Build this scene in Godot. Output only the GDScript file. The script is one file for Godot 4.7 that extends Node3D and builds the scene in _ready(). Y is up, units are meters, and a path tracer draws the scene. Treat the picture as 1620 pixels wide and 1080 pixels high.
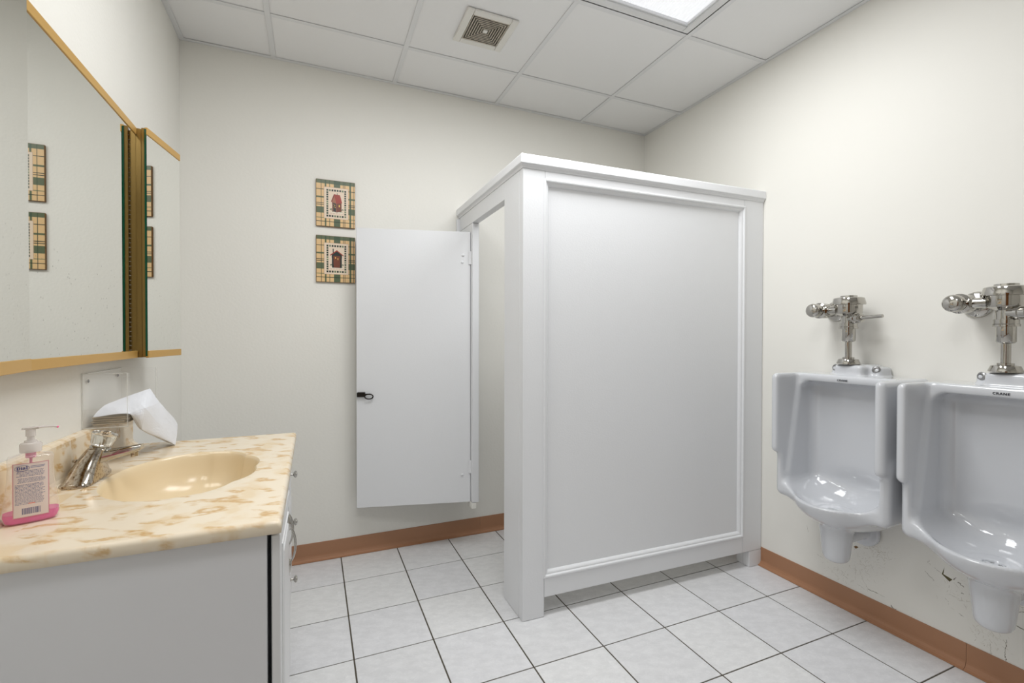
extends Node3D
# A washroom: vanity and mirror cabinet on the left wall, a white toilet stall, two urinals on the right wall.
# x runs along the back wall, z towards the camera, y up. The camera stands at x = 0, z = 0.

const WALL_L := -0.605
const WALL_R := 2.235
const WALL_B := -2.79
const WALL_F := 2.2
const CEIL := 2.70
const DECK := 0.855          # vanity top height

# ---------------------------------------------------------------- mesh builder
class MB:
	var v := PackedVector3Array()
	var n := PackedVector3Array()
	var uv := PackedVector2Array()
	var idx := PackedInt32Array()
	var xf := Transform3D.IDENTITY

	func vert(p: Vector3, nn: Vector3, t := Vector2.ZERO) -> int:
		v.append(xf * p)
		n.append((xf.basis * nn).normalized())
		uv.append(t)
		return v.size() - 1

	func tri(a: int, b: int, c: int) -> void:      # given counter-clockwise seen from outside; stored clockwise
		idx.append(a); idx.append(c); idx.append(b)

	func face(pts: Array, out: Vector3, uvs: Array = []) -> void:
		var nrm: Vector3 = (pts[1] - pts[0]).cross(pts[2] - pts[0])
		var ps := pts.duplicate()
		var us := uvs.duplicate()
		if nrm.dot(out) < 0:
			ps.reverse(); us.reverse(); nrm = -nrm
		nrm = nrm.normalized()
		var first := v.size()
		for i in ps.size():
			vert(ps[i], nrm, us[i] if us.size() else Vector2.ZERO)
		for i in range(1, ps.size() - 1):
			tri(first, first + i, first + i + 1)

	func lid(pts: Array, out: Vector3) -> void:      # flat face with any outline
		var z := out.normalized()
		var x := (Vector3.UP if absf(z.y) < 0.9 else Vector3.RIGHT).cross(z).normalized()
		var y := z.cross(x)
		var flat := PackedVector2Array()
		for p in pts: flat.append(Vector2(p.dot(x), p.dot(y)) * 100.0)
		var t := Geometry2D.triangulate_polygon(flat)
		for k in range(0, t.size(), 3): face([pts[t[k]], pts[t[k + 1]], pts[t[k + 2]]], out)

	func box(c: Vector3, s: Vector3, b := 0.002) -> void:
		var h := s * 0.5
		b = minf(b, minf(h.x, minf(h.y, h.z)) * 0.9)
		var ids := {}
		for ax in 3:
			for sg in [-1, 1]:
				var nn := Vector3.ZERO
				nn[ax] = sg
				var a1 := (ax + 1) % 3
				var a2 := (ax + 2) % 3
				for s1 in [-1, 1]:
					for s2 in [-1, 1]:
						var p := Vector3.ZERO
						p[ax] = sg * h[ax]
						p[a1] = s1 * (h[a1] - b)
						p[a2] = s2 * (h[a2] - b)
						var k := Vector3i.ZERO
						k[ax] = sg; k[a1] = s1; k[a2] = s2
						ids[[ax, k]] = vert(c + p, nn, Vector2(p[a1], p[a2]))
				quad_i(ids[[ax, key(ax, sg, -1, -1)]], ids[[ax, key(ax, sg, 1, -1)]], ids[[ax, key(ax, sg, 1, 1)]], ids[[ax, key(ax, sg, -1, 1)]], nn)
		for ax in 3:                      # the twelve bevels run along axis ax
			var a1 := (ax + 1) % 3
			var a2 := (ax + 2) % 3
			for s1 in [-1, 1]:
				for s2 in [-1, 1]:
					var lo := Vector3i.ZERO
					lo[ax] = -1; lo[a1] = s1; lo[a2] = s2
					var hi := lo
					hi[ax] = 1
					var o := Vector3.ZERO
					o[a1] = s1; o[a2] = s2
					quad_i(ids[[a1, lo]], ids[[a1, hi]], ids[[a2, hi]], ids[[a2, lo]], o)
		for sx in [-1, 1]:
			for sy in [-1, 1]:
				for sz in [-1, 1]:
					var k := Vector3i(sx, sy, sz)
					tri_i(ids[[0, k]], ids[[1, k]], ids[[2, k]], Vector3(sx, sy, sz))

	func key(ax: int, sg: int, s1: int, s2: int) -> Vector3i:
		var k := Vector3i.ZERO
		k[ax] = sg; k[(ax + 1) % 3] = s1; k[(ax + 2) % 3] = s2
		return k

	func tri_i(a: int, b: int, c: int, out: Vector3) -> void:
		if (v[b] - v[a]).cross(v[c] - v[a]).dot(xf.basis * out) >= 0:
			tri(a, b, c)
		else:
			tri(a, c, b)

	func quad_i(a: int, b: int, c: int, d: int, out: Vector3) -> void:
		tri_i(a, b, c, out)
		tri_i(a, c, d, out)

	# a surface through rows of points; smooth; turned so that it faces away from `inside`
	func grid(rows: Array, closed := false, inside: Variant = null, uvs := false) -> void:
		var R := rows.size()
		var K: int = rows[0].size()
		var first := v.size()
		for i in R:
			for j in K:
				vert(rows[i][j], Vector3.ZERO, Vector2(float(j) / (K - 1), float(i) / (R - 1)) if uvs else Vector2.ZERO)
		var start := idx.size()
		var sign_sum := 0.0
		var ref: Vector3 = xf * (inside if inside != null else Vector3.ZERO)
		for i in R - 1:
			for j in (K if closed else K - 1):
				var a := first + i * K + j
				var b := first + i * K + (j + 1) % K
				var c := first + (i + 1) * K + (j + 1) % K
				var d := first + (i + 1) * K + j
				for t in [[a, b, c], [a, c, d]]:
					var nn: Vector3 = (v[t[1]] - v[t[0]]).cross(v[t[2]] - v[t[0]])
					if nn.length_squared() < 1e-20:
						continue
					sign_sum += nn.dot((v[t[0]] + v[t[1]] + v[t[2]]) / 3.0 - ref)
					for q in t:
						n[q] += nn
					tri(t[0], t[1], t[2])
		if inside != null and sign_sum < 0:
			for q in range(first, v.size()):
				n[q] = -n[q]
			for q in range(start, idx.size(), 3):
				var s := idx[q + 1]
				idx[q + 1] = idx[q + 2]
				idx[q + 2] = s
		for q in range(first, v.size()):
			n[q] = n[q].normalized()

	# rings joined one after the other, ends closed with flat lids
	func loft(rings: Array, lids := true) -> void:
		var mid := Vector3.ZERO
		var cnt := 0
		for r in rings:
			for p in r:
				mid += p
				cnt += 1
		mid /= cnt
		grid(rings, true, mid)
		if lids:
			for e in [rings[0], rings[-1]]:
				var c := Vector3.ZERO
				for p in e: c += p
				face(e, c / e.size() - mid)

	# profile of (radius, height) turned about the y axis of `at`
	func lathe(prof: Array, seg := 24, at := Transform3D.IDENTITY) -> void:
		var keep := xf
		xf = xf * at
		var dirs := []
		for i in prof.size() - 1:
			var d: Vector2 = (prof[i + 1] - prof[i]).normalized()
			dirs.append(Vector2(d.y, -d.x))
		for i in prof.size() - 1:
			if prof[i].is_equal_approx(prof[i + 1]): continue
			var na: Vector2 = dirs[i]
			var nb: Vector2 = dirs[i]
			if i > 0 and dirs[i - 1].dot(dirs[i]) > 0.75: na = (dirs[i - 1] + dirs[i]).normalized()
			if i < dirs.size() - 1 and dirs[i + 1].dot(dirs[i]) > 0.75: nb = (dirs[i + 1] + dirs[i]).normalized()
			var first := v.size()
			for k in seg + 1:
				var a := TAU * k / seg
				var c := cos(a)
				var s := sin(a)
				vert(Vector3(prof[i].x * c, prof[i].y, prof[i].x * s), Vector3(na.x * c, na.y, na.x * s))
				vert(Vector3(prof[i + 1].x * c, prof[i + 1].y, prof[i + 1].x * s), Vector3(nb.x * c, nb.y, nb.x * s))
			for k in seg:
				var a := first + k * 2
				var am := TAU * (k + 0.5) / seg
				var o := Vector3(dirs[i].x * cos(am), dirs[i].y, dirs[i].x * sin(am))
				quad_i(a, a + 1, a + 3, a + 2, o)
		xf = keep

	# round bar through points
	func tube(pts: Array, r: float, seg := 12, r2 := -1.0) -> void:
		if r2 < 0: r2 = r
		var rings := []
		var up := Vector3.UP
		for i in pts.size():
			var d: Vector3 = (pts[mini(i + 1, pts.size() - 1)] - pts[maxi(i - 1, 0)]).normalized()
			if i == 0 and absf(d.dot(up)) > 0.9: up = Vector3.RIGHT
			var sx := d.cross(up).normalized()
			var sy := sx.cross(d).normalized()
			up = sy
			var ring := []
			var rr := lerpf(r, r2, float(i) / (pts.size() - 1))
			for k in seg:
				var a := TAU * k / seg
				ring.append(pts[i] + sx * cos(a) * rr + sy * sin(a) * rr)
			rings.append(ring)
		for i in rings.size() - 1:
			grid([rings[i], rings[i + 1]], true, (pts[i] + pts[i + 1]) * 0.5) if pts.size() == 2 else null
		if pts.size() > 2:
			var mid := v.size()
			grid(rings, true, null)
			# outward check on the first ring
			if n[mid].dot(xf.basis * (rings[0][0] - pts[0])) < 0:
				for q in range(mid, v.size()): n[q] = -n[q]
				# matching winding
				for q in range(0, idx.size(), 3):
					if idx[q] >= mid:
						var s := idx[q + 1]
						idx[q + 1] = idx[q + 2]
						idx[q + 2] = s
		face(rings[0], pts[0] - pts[1])
		face(rings[-1], pts[-1] - pts[-2])

	func build(m: Material) -> ArrayMesh:
		var a := []
		a.resize(Mesh.ARRAY_MAX)
		a[Mesh.ARRAY_VERTEX] = v
		a[Mesh.ARRAY_NORMAL] = n
		a[Mesh.ARRAY_TEX_UV] = uv
		a[Mesh.ARRAY_INDEX] = idx
		var me := ArrayMesh.new()
		me.add_surface_from_arrays(Mesh.PRIMITIVE_TRIANGLES, a)
		me.surface_set_material(0, m)
		return me


# ---------------------------------------------------------------- naming helpers
var used := {}

func numbered(called: String) -> String:
	var k: int = used.get(called, 0)
	used[called] = k + 1
	return called if k == 0 else "%s_%03d" % [called, k]

func thing(called: String, label: String, category: String, at := Vector3.ZERO, group := "") -> Node3D:
	var o := Node3D.new()
	o.name = numbered(called)
	add_child(o)
	o.position = at
	o.set_meta("label", label)
	o.set_meta("category", category)
	if group: o.set_meta("group", group)
	return o

func setting(called: String) -> Node3D:
	var o := Node3D.new()
	o.name = called
	add_child(o)
	o.set_meta("kind", "structure")
	return o

func part(called: String, me: Mesh, parent: Node, at := Transform3D.IDENTITY) -> MeshInstance3D:
	var o := MeshInstance3D.new()
	o.name = called
	o.mesh = me
	o.transform = at
	o.cast_shadow = GeometryInstance3D.SHADOW_CASTING_SETTING_ON
	parent.add_child(o, true)
	return o

func bmesh(c: Vector3, s: Vector3, m: Material, b := 0.002) -> ArrayMesh:
	var q := MB.new()
	q.box(c, s, b)
	return q.build(m)

func lathed(prof: Array, m: Material, seg := 24, at := Transform3D.IDENTITY) -> ArrayMesh:
	var q := MB.new()
	q.lathe(prof, seg, at)
	return q.build(m)

func mat(c: Color, rough := 0.6, metal := 0.0, spec := 0.5) -> StandardMaterial3D:
	var m := StandardMaterial3D.new()
	m.albedo_color = c
	m.roughness = rough
	m.metallic = metal
	m.metallic_specular = spec
	return m

func rgb8(r: float, g: float, b: float) -> Color:
	return Color(r / 255.0, g / 255.0, b / 255.0)

func noise_tex(freq: float, size: int, seed_: int, octaves := 3) -> NoiseTexture2D:
	var f := FastNoiseLite.new()
	f.seed = seed_
	f.frequency = freq
	f.fractal_octaves = octaves
	var t := NoiseTexture2D.new()
	t.noise = f
	t.width = size
	t.height = size
	t.seamless = true
	return t

func axis(from: Vector3, to: Vector3) -> Transform3D:     # y axis of the result points from `from` to `to`
	var y := (to - from).normalized()
	var x := y.cross(Vector3.FORWARD if absf(y.z) < 0.9 else Vector3.RIGHT).normalized()
	return Transform3D(Basis(x, y, x.cross(y)), from)

var M := {}

# ---------------------------------------------------------------- textures
func stroke(im: Image, a: Vector2, b: Vector2, w: float, col: Color, alpha: float) -> void:
	var L := a.distance_to(b)
	var steps := maxi(1, int(L))
	for i in steps + 1:
		var p := a.lerp(b, float(i) / steps)
		var r := int(ceil(w))
		for dx in range(-r, r + 1):
			for dy in range(-r, r + 1):
				var x := int(p.x) + dx
				var y := int(p.y) + dy
				if x < 2 or y < 2 or x >= im.get_width() - 2 or y >= im.get_height() - 2: continue
				var d := Vector2(x, y).distance_to(p)
				var k := clampf(w + 0.5 - d, 0.0, 1.0) * alpha
				if k > 0.0:
					im.set_pixel(x, y, im.get_pixel(x, y).lerp(col, k))

func fill_poly(im: Image, poly: PackedVector2Array, col: Color) -> void:
	var lo := poly[0]
	var hi := poly[0]
	for p in poly:
		lo = lo.min(p); hi = hi.max(p)
	for y in range(maxi(0, int(lo.y)), mini(im.get_height(), int(hi.y) + 2)):
		for x in range(maxi(0, int(lo.x)), mini(im.get_width(), int(hi.x) + 2)):
			if Geometry2D.is_point_in_polygon(Vector2(x + 0.5, y + 0.5), poly):
				im.set_pixel(x, y, col)

# scratches, scuffs and chips in the paint behind and below the urinals (z -1.75 .. -0.70, y 0 .. 0.45)
func scuffed_wall_texture() -> ImageTexture:
	var W := 1400
	var H := 600
	var im := Image.create(W, H, false, Image.FORMAT_RGB8)
	im.fill(Color.WHITE)
	var at := func(z: float, y: float) -> Vector2: return Vector2((z + 1.75) / 1.05 * W, (0.45 - y) / 0.45 * H)
	var rng := RandomNumberGenerator.new()
	rng.seed = 7
	var dirt := rgb8(120, 108, 84)
	# matted dirt and hairs round the outlet of the urinal beside the stall and below both traps
	for cl in [[-1.235, 0.315, 0.05, 0.03, 150], [-1.285, 0.23, 0.06, 0.07, 130], [-1.40, 0.145, 0.06, 0.03, 60], [-0.865, 0.15, 0.05, 0.05, 90], [-0.95, 0.27, 0.06, 0.06, 50], [-0.80, 0.30, 0.04, 0.02, 40]]:
		for i in int(cl[4]):
			var p: Vector2 = at.call(cl[0] + rng.randfn() * cl[2] * 0.6, cl[1] + rng.randfn() * cl[3] * 0.6)
			var d := Vector2.from_angle(rng.randf() * TAU) * rng.randf_range(2, 18)
			stroke(im, p, p + d, rng.randf_range(0.2, 0.8), dirt, rng.randf_range(0.09, 0.36))
	var dark := rgb8(62, 54, 36)
	for s in [[0.3, -1.546, 0.309, -1.54, 0.276],[0.3, -1.494, 0.188, -1.469, 0.181],[0.3, -1.401, 0.158, -1.399, 0.149],[0.25, -1.321, 0.207, -1.322, 0.145],[0.25, -1.303, 0.201, -1.291, 0.164, -1.27, 0.133],[0.8, -1.268, 0.132, -1.233, 0.131],[0.3, -1.233, 0.131, -1.203, 0.129],[0.2, -1.326, 0.143, -1.341, 0.128],[0.25, -1.315, 0.133, -1.282, 0.123],[0.25, -1.26, 0.244, -1.246, 0.22],[0.2, -1.391, 0.149, -1.354, 0.136],[0.8, -1.18, 0.106, -1.175, 0.099, -1.162, 0.1],[0.4, -1.034, 0.334, -1.01, 0.32],[0.4, -1.063, 0.306, -1.049, 0.292, -1.031, 0.284],[1.0, -0.959, 0.312, -0.943, 0.302],[0.8, -0.967, 0.325, -0.972, 0.315],[0.3, -0.972, 0.306, -0.957, 0.29],[0.6, -0.948, 0.277, -0.945, 0.275],[0.35, -0.986, 0.254, -0.94, 0.248],[0.4, -0.956, 0.195, -0.942, 0.19],[0.2, -1.109, 0.094, -1.103, 0.105],[1.0, -0.816, 0.243, -0.781, 0.233],[0.6, -0.809, 0.288, -0.797, 0.285, -0.781, 0.297],[0.8, -0.824, 0.174, -0.828, 0.128, -0.824, 0.089],[0.3, -0.869, 0.138, -0.863, 0.097],[0.8, -0.876, 0.19, -0.851, 0.197],[0.3, -1.05, 0.356, -1.055, 0.344, -1.045, 0.341],[0.3, -0.998, 0.232, -0.988, 0.223]]:
		for k in range(1, s.size() - 3, 2):
			var a: Vector2 = at.call(s[k], s[k + 1])
			var b: Vector2 = at.call(s[k + 2], s[k + 3])
			var p := a
			for step in range(1, 9):        # a shaky, broken line
				var nx := a.lerp(b, step / 8.0) + Vector2(rng.randfn(), rng.randfn()) * (1.6 if step < 8 else 0.0)
				stroke(im, p, nx, (0.35 + s[0] * 1.1) * rng.randf_range(0.5, 1.2), dark, (0.15 + 0.55 * s[0]) * rng.randf_range(0.4, 1.2))
				p = nx
	var chips := [[[-1.329, 0.292], [-1.32, 0.301], [-1.309, 0.298], [-1.32, 0.287]], [[-1.001, 0.349], [-1.004, 0.321], [-0.976, 0.313], [-0.985, 0.301], [-1.009, 0.319]]]
	for i in 2:
		var poly := PackedVector2Array()
		for p in chips[i]: poly.append(at.call(p[0], p[1]))
		fill_poly(im, poly, rgb8(122, 84, 30) if i == 0 else rgb8(92, 84, 44))
	return ImageTexture.create_from_image(im)

func marble_texture() -> ImageTexture:
	var S := 640
	var im := Image.create(S, S, false, Image.FORMAT_RGB8)
	var a := FastNoiseLite.new()
	a.seed = 3; a.frequency = 0.006; a.fractal_octaves = 4
	a.domain_warp_enabled = true; a.domain_warp_amplitude = 60.0; a.domain_warp_frequency = 0.006
	var b := FastNoiseLite.new()
	b.seed = 11; b.frequency = 0.016; b.fractal_type = FastNoiseLite.FRACTAL_RIDGED; b.fractal_octaves = 4
	b.domain_warp_enabled = true; b.domain_warp_amplitude = 45.0; b.domain_warp_frequency = 0.01
	var c := FastNoiseLite.new()
	c.seed = 5; c.frequency = 0.011; c.fractal_octaves = 2
	var base := rgb8(236, 222, 199)
	var tan_ := rgb8(228, 205, 168)
	var vein := rgb8(200, 156, 96)
	var d := FastNoiseLite.new()
	d.seed = 17; d.frequency = 0.05; d.fractal_octaves = 3
	for y in S:
		for x in S:
			var fx := x * 0.75 + y * 0.45
			var fy := y * 1.5 - x * 0.6
			var p := smoothstep(-0.05, 0.45, a.get_noise_2d(x, y))
			var col := base.lerp(tan_, p * 0.75)
			# soft brushed patches, streaky inside
			var w := smoothstep(0.10, 0.46, c.get_noise_2d(fx * 0.9, fy * 0.9))
			var r := smoothstep(-0.35, 0.75, b.get_noise_2d(fx * 0.8, fy * 0.8)) * (0.75 + 0.5 * d.get_noise_2d(fx, fy * 1.6))
			im.set_pixel(x, y, col.lerp(vein, clampf(r * w * 0.95, 0.0, 0.8)))
	return ImageTexture.create_from_image(im)

func tile_texture() -> ImageTexture:
	var S := 512
	var im := Image.create(S, S, false, Image.FORMAT_RGB8)
	var a := FastNoiseLite.new()
	a.seed = 21; a.frequency = 0.012; a.fractal_octaves = 5
	a.domain_warp_enabled = true; a.domain_warp_amplitude = 40.0; a.domain_warp_frequency = 0.012
	var b := FastNoiseLite.new()
	b.seed = 23; b.frequency = 0.02; b.fractal_type = FastNoiseLite.FRACTAL_RIDGED; b.fractal_octaves = 3
	b.domain_warp_enabled = true; b.domain_warp_amplitude = 50.0
	for y in S:
		for x in S:
			var k := 0.965 + 0.036 * a.get_noise_2d(x * 0.7 + y * 0.5, y * 1.6 - x * 0.7)
			k += 0.035 * smoothstep(0.3, 0.9, b.get_noise_2d(x * 0.9 + y * 0.4, y * 1.3 - x * 0.5))
			im.set_pixel(x, y, Color(k, k, k * 1.002))
	return ImageTexture.create_from_image(im)

# plaid border, a frame of little green squares and a small wooden outhouse
func plaque_texture(second: bool) -> ImageTexture:
	var W := 240
	var H := 300
	var im := Image.create(W, H, false, Image.FORMAT_RGB8)
	im.fill(rgb8(228, 192, 140))
	var green := rgb8(62, 84, 62)
	var dark := rgb8(30, 42, 36)
	var band := func(vertical: bool, p: int, w: int, col: Color, al: float) -> void:
		for i in range(p, p + w):
			for j in (H if vertical else W):
				var x := i if vertical else j
				var y := j if vertical else i
				im.set_pixel(x, y, im.get_pixel(x, y).lerp(col, al))
	for b in [[true, 108, 40, green, 0.85], [true, 52, 9, green, 0.85], [true, 28, 3, dark, 0.8], [true, 80, 4, green, 0.7], [true, 166, 3, dark, 0.85], [true, 176, 3, dark, 0.85], [true, 206, 11, green, 0.85], [true, 230, 3, dark, 0.7], [false, 0, 24, green, 0.8], [false, 176, 40, green, 0.8], [false, 60, 4, dark, 0.8], [false, 108, 10, green, 0.8], [false, 150, 4, dark, 0.9], [false, 161, 4, dark, 0.9], [false, 268, 4, dark, 0.8], [false, 244, 5, green, 0.5]]:
		band.call(b[0], b[1], b[2], b[3], b[4])
	var rng := RandomNumberGenerator.new()
	rng.seed = 5
	im.fill_rect(Rect2i(46, 44, 154, 206), rgb8(196, 160, 130))
	im.fill_rect(Rect2i(48, 46, 150, 202), rgb8(234, 214, 192))
	for i in 8:
		for y in [58, 226]:
			var s := rng.randf()
			im.fill_rect(Rect2i(62 + i * 16, y, 11, 12), green.lerp(dark, s) if s > 0.3 else rgb8(112, 128, 98))
	for i in 10:
		for x in [62, 174]:
			var s := rng.randf()
			im.fill_rect(Rect2i(x, 74 + i * 15, 11, 11), green.lerp(dark, s) if s > 0.3 else rgb8(112, 128, 98))
	var brown := rgb8(116, 62, 42)
	var red := rgb8(160, 58, 44)
	var pine := rgb8(60, 78, 48)
	var night := rgb8(34, 44, 40)
	for i in 40:
		im.fill_rect(Rect2i(80 + rng.randi() % 84, 182 + rng.randi() % 20, 5, 4), pine.lerp(rgb8(130, 136, 92), rng.randf() * 0.6))
	im.fill_rect(Rect2i(88, 204, 74, 5), rgb8(240, 232, 216))
	if not second:
		fill_poly(im, PackedVector2Array([Vector2(96, 138), Vector2(126, 148), Vector2(126, 206), Vector2(98, 200)]), brown.lightened(0.12))
		fill_poly(im, PackedVector2Array([Vector2(126, 148), Vector2(156, 140), Vector2(156, 196), Vector2(126, 206)]), brown)
		fill_poly(im, PackedVector2Array([Vector2(96, 138), Vector2(110, 92), Vector2(126, 148)]), rgb8(164, 104, 76))
		fill_poly(im, PackedVector2Array([Vector2(108, 88), Vector2(146, 90), Vector2(160, 142), Vector2(124, 148)]), red)
		fill_poly(im, PackedVector2Array([Vector2(108, 88), Vector2(90, 138), Vector2(96, 140), Vector2(112, 96)]), red.darkened(0.2))
		fill_poly(im, PackedVector2Array([Vector2(104, 146), Vector2(120, 150), Vector2(120, 203), Vector2(105, 200)]), night)
		for p in [[107, 154], [112, 160], [107, 168], [114, 172]]: im.fill_rect(Rect2i(p[0], p[1], 4, 5), rgb8(240, 196, 96))
		im.fill_rect(Rect2i(138, 156, 8, 14), rgb8(240, 196, 96))
		stroke(im, Vector2(128, 80), Vector2(128, 90), 1.2, night, 1.0)
	else:
		fill_poly(im, PackedVector2Array([Vector2(94, 120), Vector2(126, 94), Vector2(158, 120), Vector2(156, 206), Vector2(96, 206)]), night)
		fill_poly(im, PackedVector2Array([Vector2(104, 128), Vector2(148, 128), Vector2(146, 206), Vector2(106, 206)]), brown)
		fill_poly(im, PackedVector2Array([Vector2(82, 124), Vector2(126, 90), Vector2(170, 124), Vector2(166, 128), Vector2(126, 98), Vector2(86, 128)]), red)
		for p in [[114, 136, 7, 9], [130, 142, 5, 12]]: im.fill_rect(Rect2i(p[0], p[1], p[2], p[3]), rgb8(240, 190, 96))
		im.fill_rect(Rect2i(100, 82, 6, 26), night)
	for i in 5: stroke(im, Vector2(84 + i * 18, 214), Vector2(95 + i * 18, 213), 0.6, rgb8(120, 96, 80), 0.7)
	return ImageTexture.create_from_image(im)

# the printed back label: name in an oval, lines of small print, bar code
func soap_label_texture() -> ImageTexture:
	var W := 240
	var H := 420
	var im := Image.create(W, H, false, Image.FORMAT_RGB8)
	im.fill(rgb8(232, 214, 206))
	var blue := rgb8(46, 56, 112)
	var rng := RandomNumberGenerator.new()
	rng.seed = 9
	for e in [[0, 0, W, 5], [0, H - 5, W, 5], [0, 0, 6, H], [W - 6, 0, 6, H]]: im.fill_rect(Rect2i(e[0], e[1], e[2], e[3]), rgb8(206, 140, 148))
	var y := 58
	while y < 320:
		if y > 100 and y < 112 or y > 150 and y < 160:
			y += 8
			continue
		var x0 := 22 + rng.randi() % 22 if y < 160 else 16
		var x1 := 214 - rng.randi() % 26
		var x := x0
		while x < x1:
			var w := 4 + rng.randi() % 14
			im.fill_rect(Rect2i(x, y, mini(w, x1 - x), 5 if y > 116 and y < 124 or y > 160 and y < 170 else 4), blue.lerp(rgb8(232, 214, 206), 0.15 + 0.25 * rng.randf()))
			x += w + 3
		y += 10
	im.fill_rect(Rect2i(102, 312, 44, 6), rgb8(226, 100, 76))
	im.fill_rect(Rect2i(118, 26, 96, 4), blue.lightened(0.3))
	im.fill_rect(Rect2i(118, 36, 90, 4), blue.lightened(0.3))
	var x := 60
	while x < 182:
		var w := 2 + rng.randi() % 4
		im.fill_rect(Rect2i(x, 348, w, 48), blue)
		x += w + 2 + rng.randi() % 3
	return ImageTexture.create_from_image(im)

func mirror_texture() -> ImageTexture:      # silver with a sprinkling of black specks towards the bottom of the pane
	var S := 512
	var im := Image.create(S, S, false, Image.FORMAT_RGB8)
	im.fill(Color(0.93, 0.935, 0.925))
	var rng := RandomNumberGenerator.new()
	rng.seed = 14
	for i in 130:
		var p := Vector2(rng.randf_range(8, S - 8), S * (1.0 - 0.34 * pow(rng.randf(), 1.3)) - 6)
		stroke(im, p, p + Vector2(0, rng.randf() * 1.4), rng.randf_range(0.2, 0.7), Color(0.3, 0.29, 0.26), rng.randf_range(0.3, 0.75))
	return ImageTexture.create_from_image(im)

func make_materials() -> void:
	var peel := noise_tex(0.09, 256, 2, 2)
	M.wall = mat(rgb8(240, 238, 231), 0.55)
	M.wall.uv1_triplanar = true; M.wall.uv1_world_triplanar = true; M.wall.uv1_scale = Vector3.ONE * 2.5
	M.wall.heightmap_enabled = true; M.wall.heightmap_texture = peel; M.wall.heightmap_scale = 0.04
	M.wall_marked = mat(rgb8(240, 238, 231), 0.55)
	M.wall_marked.albedo_texture = scuffed_wall_texture()
	M.wall_marked.texture_repeat = false
	M.panel = mat(rgb8(244, 244, 244), 0.9)
	M.panel.uv1_triplanar = true; M.panel.uv1_world_triplanar = true; M.panel.uv1_scale = Vector3.ONE * 3.0
	M.panel.heightmap_enabled = true; M.panel.heightmap_texture = noise_tex(0.25, 256, 4, 2); M.panel.heightmap_scale = 0.03
	M.tee = mat(rgb8(232, 233, 234), 0.45)
	M.plenum = mat(rgb8(90, 90, 90), 0.9)
	var tt := tile_texture()
	M.tiles = []
	for k in 4:
		var m := mat([rgb8(234, 234, 235), rgb8(231, 231, 232), rgb8(236, 236, 236), rgb8(232, 232, 234)][k], 0.28)
		m.albedo_texture = tt
		m.uv1_triplanar = true
		m.uv1_scale = Vector3.ONE * 2.2
		m.uv1_offset = Vector3(0.37 * k, 0.21 * k, 0.53 * k)
		M.tiles.append(m)
	M.grout = mat(rgb8(84, 78, 68), 0.95)
	M.cove = mat(rgb8(172, 126, 94), 0.42)
	M.white_paint = mat(rgb8(234, 235, 237), 0.4)
	M.white_paint.uv1_triplanar = true; M.white_paint.uv1_world_triplanar = true; M.white_paint.uv1_scale = Vector3.ONE * 4.0
	M.white_paint.heightmap_enabled = true; M.white_paint.heightmap_texture = peel; M.white_paint.heightmap_scale = 0.02
	M.laminate = mat(rgb8(222, 222, 224), 0.35)
	M.cab = mat(rgb8(226, 226, 226), 0.35)
	M.black_metal = mat(rgb8(34, 27, 22), 0.4, 0.6)
	M.grey_metal = mat(rgb8(150, 150, 150), 0.35, 0.8)
	M.chrome = mat(rgb8(186, 183, 177), 0.06, 1.0)
	M.old_chrome = mat(rgb8(190, 182, 170), 0.14, 1.0)
	M.old_chrome.uv1_triplanar = true; M.old_chrome.uv1_scale = Vector3.ONE * 9.0
	var spots := noise_tex(0.05, 256, 8, 4)
	var g := Gradient.new()
	g.set_color(0, rgb8(128, 100, 74)); g.set_offset(0, 0.18)
	g.set_color(1, Color.WHITE); g.set_offset(1, 0.42)
	spots.color_ramp = g
	M.old_chrome.albedo_texture = spots
	M.porcelain = mat(rgb8(212, 214, 218), 0.07)
	M.porcelain.clearcoat_enabled = true; M.porcelain.clearcoat = 0.6; M.porcelain.clearcoat_roughness = 0.03
	M.marble = mat(Color.WHITE, 0.22)
	M.marble.albedo_texture = marble_texture()
	M.marble.uv1_triplanar = true; M.marble.uv1_world_triplanar = true; M.marble.uv1_scale = Vector3.ONE * 1.9
	M.basin = mat(rgb8(232, 212, 176), 0.2)
	M.wood = mat(rgb8(150, 98, 50), 0.4)
	var grain := noise_tex(0.02, 256, 19, 4)
	var wg := Gradient.new()
	wg.set_color(0, rgb8(206, 190, 170)); wg.set_color(1, Color.WHITE)
	grain.color_ramp = wg
	M.wood.albedo_texture = grain
	M.wood.uv1_triplanar = true; M.wood.uv1_scale = Vector3(6, 0.6, 6)
	M.mirror = mat(Color.WHITE, 0.012, 1.0)
	M.mirror.albedo_texture = mirror_texture()
	M.brass = mat(rgb8(206, 164, 92), 0.38, 0.35)
	M.brass_dark = mat(rgb8(146, 118, 62), 0.32, 0.6)
	M.green_glass = mat(rgb8(4, 74, 50), 0.12)
	M.acrylic = mat(Color(0.99, 0.99, 0.99, 0.03), 0.03, 0.0, 0.28)
	M.acrylic.transparency = BaseMaterial3D.TRANSPARENCY_ALPHA
	M.acrylic_edge = mat(Color(0.93, 0.93, 0.91, 0.45), 0.2)
	M.acrylic_edge.transparency = BaseMaterial3D.TRANSPARENCY_ALPHA
	M.knob_glass = mat(Color(0.97, 0.96, 0.93, 0.02), 0.04)
	M.knob_glass.refraction_enabled = true; M.knob_glass.refraction_scale = 0.049
	M.bottle = mat(Color(0.98, 0.94, 0.94, 0.10), 0.05)
	M.bottle.transparency = BaseMaterial3D.TRANSPARENCY_ALPHA
	M.pink = mat(Color(1.0, 0.42, 0.74, 0.5), 0.05)
	M.pink.refraction_enabled = true; M.pink.refraction_scale = 0.033
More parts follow.
